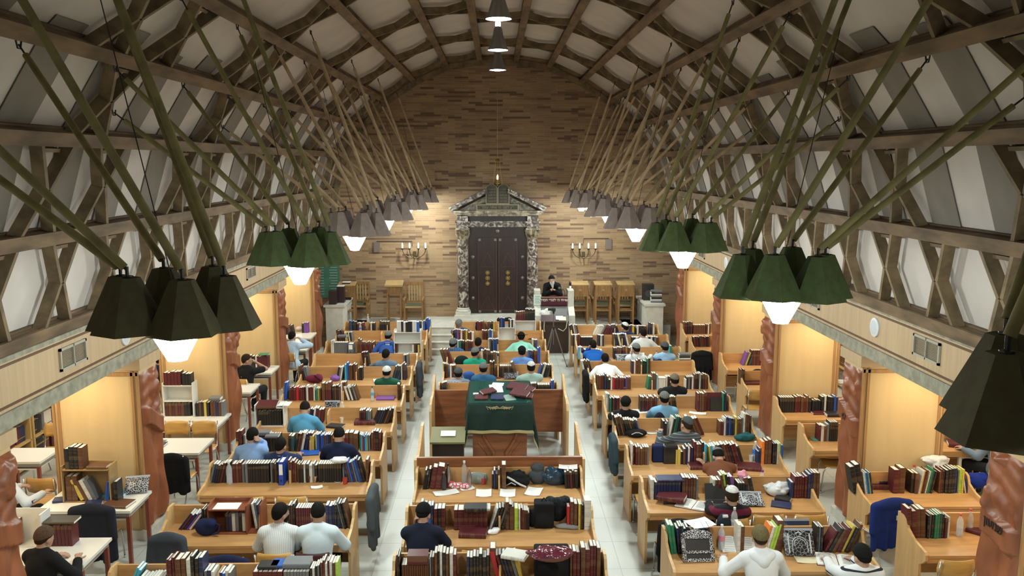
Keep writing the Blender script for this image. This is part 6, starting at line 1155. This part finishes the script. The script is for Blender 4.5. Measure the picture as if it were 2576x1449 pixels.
# left-aisle tables with their books and people's things
for a in((-5.3,9.45,1.35,.72,'front white table beside the nearest left pillar'),(-5.35,10.95,1.22,.70,'white table holding the wooden shelf box'),(-7.25,12.8,.75,.65,'small white table by the outer left bookshelf'),(-5.2,13.2,1.15,.74,'empty white table between the first two inner left pillars'),(-5.4,14.62,1.25,.72,'white table with a tall white shelf in front of a pillar'),(-5.3,18.28,.95,.70,'white table where the black tee sits in profile'),(-5.3,16.72,.95,.70,'white table with pink-edged books'),(-5.25,22.0,.95,.75,'white table at the far end of the left aisle'),(-5.05,20.58,.95,.82,'white table of the pale blue reader')): wtable(*a)
wtable(7.7,13.1,.95,.75,'white table beside the outer right bookshelf',0,M_white); desk('S9',6.95,13.15,'small desk behind the second right pillar','short beech desk half hidden behind the second right pillar',1.1,False,'short beech desks in the right aisle')
bookbox(-5.42,11.0,TZ,.62,.24,.50,M_oakl,'wooden shelf box with books on the aisle table',1); srow(-5.70,-5.55,10.98,TZ+.02,'TT',.36,'wooden shelf box'); srow(-5.52,-5.30,10.98,TZ+.02,'YTWg',.30,'wooden shelf box',-24); srow(-5.20,-5.14,10.98,TZ+.02,'BB',.28,'wooden shelf box',8); srow(-5.69,-5.45,10.98,TZ+.455,'KKKT',.30,'wooden shelf box top'); flat(-5.28,10.98,TZ+.455,'T','wooden shelf box top',.18,.26,.04); srow(-5.06,-5.01,10.95,TZ,'K',.3,'aisle table by the shelf box')
bag(212,1228,[('e',(0,0,.10),(.11,.08,.11)),('e',(.02,-.02,.2),(.09,.07,.06))],nb_,'navy bag with dangling strap in the wooden shelf box',z=TZ+.02,parts=[('strap',[(-.02,-.08,.05),(0,-.12,-.0),(.02,-.14,.012),(.05,-.18,.012)],.012,nb_)])
for px,py,c,l_,w in((158,1260,'N',.22,.15),(237,1268,'N',.21,.16),(298,1270,'T',.34,.26),(290,1245,'C',.3,.24),(75,1260,'M',.2,.16)): p=at(px,py,z=TZ); flat(p.x,p.y,TZ,c,'table with the shelf box',w,l_,.035,rz=R(-8 if c!='N' else 14))
bookbox(-5.62,9.66,TZ,.60,.22,.40,M_white,'white shelf box on the front left table',0); srow(-5.9,-5.62,9.64,TZ+.02,'BYKMT',.28,'front white table'); srow(-5.28,-4.98,9.66,TZ,'MMMMMMM',.26,'front white table'); flat(-5.2,9.66,TZ+.275,'K','front white table',.2,.2,.03); flat(-5.02,9.66,TZ+.275,'K','front white table',.2,.16,.03)
x=-5.62; bookbox(x,14.85,TZ,.52,.24,.62,M_white,'tall white shelf with dark volumes on the aisle table',2); srow(x-.24,x+.2,14.83,TZ+.02,'MTMTMTKK',.24,'tall white aisle shelf'); srow(x-.24,x+.06,14.83,TZ+.575,'MMMMM',.24,'tall white aisle shelf'); srow(x+.08,x+.24,14.83,TZ+.575,'KKK',.22,'tall white aisle shelf')
srow(-5.33,-5.10,14.86,TZ,'KTKYK',.26,'aisle table before the second left pillar'); srow(-5.08,-4.84,14.86,TZ,'TTNTg',.27,'aisle table before the second left pillar'); flat(-5.0,14.86,TZ+.285,'g','aisle table before the second left pillar',.18,.2,.05); flat(-5.4,13.2,TZ,'K','empty-looking white table',.2,.26,.03); flat(-5.45,13.3,TZ,'g','empty-looking white table',.2,.26,.03); flat(-5.2,14.5,TZ,'W','white aisle table with the tall shelf',.14,.3,.03)
srow(-5.55,-5.3,18.45,TZ,'KKTK',.28,'profile reader table'); srow(-5.28,-5.0,18.45,TZ,'WMMMMMMM',.27,'profile reader table'); flat(-5.1,18.45,TZ+.29,'G','profile reader table',.18,.22,.02); 
for k in range(2): flat(-5.45,16.7,TZ+.065*k,'MM'[k],'pink-edged aisle table',.24,.40,.06)
srow(-5.65,-5.3,22.15,TZ,'KTKTK',.26,'far left-aisle table',-10); srow(-5.15,-4.98,22.38,TZ,'KPP',.27,'far left-aisle table'); bag(753,833,[('e',(0,0,.06),(.09,.07,.07))],F('pink_white',(.75,.62,.66)),'pale pink cap on the far left-aisle table',name='cap'); 
p=at(745,868,z=TZ); sheet(748,852,TZ+.12,.24,.30,R(20),'white paper held before the pale blue reader',tilt=R(40)); flat(-4.85,20.6,TZ,'K','pale blue reader table',.2,.26,.04)
for x,y,rz,l in((-5.9,12.0,0,'x'),): pass
for px,py,z,rz,l in((128,1090,.75,R(180),'plywood chair with oval back by the outer left bookshelf'),(120,1208,.75,R(0),'plywood chair behind the pale sleeve'),(435,1085,.75,R(180),'plywood chair tucked under the first empty white table'),(505,1085,.75,R(180),'plywood chair at the far side of the empty white table'),(2412,1082,.8,R(180),'plywood chair behind the right-aisle white table'),(736,890,.6,R(14),'x') if 0 else (575,970,.7,R(160),'plywood chair between the second and third left pillars')):
    p=at(px,py,z=z); chair(p.x,p.y,rz,l)
flat(7.35,12.95,TZ,'M','outer right white table',.26,.34,.06,rz=R(-20)); srow(6.6,6.85,13.02,TZ,'KTKW',.26,'hidden desk behind the second right pillar',-14)
# bookcases along the outer walls
M_case=mat('bookcase_oak',(.50,.33,.13),.45,var=.15,scale=4)
for s,y,nm in((-1,13.2,'left'),(-1,15.4,'left'),(-1,17.6,'left'),(1,13.6,'right'),(1,15.8,'right'),(1,19.4,'right'),(1,21.6,'right')):
    X=s*8.28; k_=[y for q in(0,)][0]; wd=2.1
    t=thing('bookcase','oak bookcase on the outer %s wall, %s from the gallery'%(nm,{13.2:'nearest',15.4:'second',17.6:'third',13.6:'nearest',15.8:'second',19.4:'third',21.6:'fourth'}[y]),'bookcase',(X,y,0),R(-90)*s,'oak bookcases along the outer walls')
    for q in(-1,0,1): b=MB(); b.bx(q*wd/2-.02,q*wd/2+.02,-.32,0,0,2.2); b.obj('upright',M_case,t)
    for k in range(6): b=MB(); b.bx(-wd/2,wd/2,-.32,0,.08+.42*k,.11+.42*k); b.obj('shelf',M_case,t)
    b=MB(); b.bx(-wd/2,wd/2,-.02,0,0,2.2); b.obj('back',M_darkbox,t)
    T_=Matrix.Translation((X,y,0))@Matrix.Rotation(R(-90)*s,4,'Z'); rr=random.Random(int(y*10))
    for k in range(5):
        for h_ in(-1,1):
            u=-wd/2+.03 if h_<0 else .03; end=-.03 if h_<0 else wd/2-.03
            while u<end-.1:
                run=rr.randint(2,7); c=rr.choice('MMKTTNKgTMW'); hh=rr.uniform(.24,.32)
                for _ in range(run):
                    tk=rr.uniform(.03,.05)
                    if u+tk>end: break
                    addbook(T_@Matrix.Translation((u+tk/2,-.16,.112+.42*k))@Matrix.Diagonal((tk*.96,.2,hh,1)),c,'outer %s bookcase'%nm,u,'standing',hh*.5); u+=tk
                if rr.random()<.2: u+=rr.uniform(.03,.12)
# ---------------------------------------------------------------- set out the books: 300 largest in view one by one, the small far ones as one mass
def put_books():
    cp=Vector((0,0,H)); order={}; by={}
    for i,b in enumerate(BOOKS): by.setdefault(b[2],[]).append(i)
    for ph,ids in by.items():
        for k,i in enumerate(sorted(ids,key=lambda i:BOOKS[i][3])): order[i]=k
    vis=lambda b: b[5]/max(1,(b[0].translation-cp).length)
    ids=sorted(range(len(BOOKS)),key=lambda i:-vis(BOOKS[i])); near=set(ids[:300]); rest=MB(); codes=list(BC)
    for i,(M,c,ph,key,note,h,ex) in enumerate(BOOKS):
        if i in near:
            o=bpy.data.objects.new('book',BM[c]); COL.objects.link(o); o.matrix_world=M
            p=bpy.data.objects.new('pages',PAGES); COL.objects.link(p); p.parent=o
            tag(o,'%s %s book, %s from the left on the %s'%(note.rstrip(','),BC[c][0],ordn(order[i]),ph),'book','books on the '+ph)
        else:
            ci=codes.index(c)*2
            me=BM[c]
            rest.add([tuple(v.co) for v in me.vertices],[tuple(p.vertices) for p in me.polygons],0,M)
            for q,p in enumerate(me.polygons): rest.m[len(rest.m)-len(me.polygons)+q]=ci+p.material_index
            rest.add([tuple(v.co) for v in PAGES.vertices],[tuple(p.vertices) for p in PAGES.polygons],len(codes)*2,M)
    if rest.v:
        o=rest.obj('small_books',[m for c in codes for m in BMAT[c]]+[M_pages]); tag(o,'the many small far books on the desks and shelves deeper in the hall','books',None,'stuff')
put_books()
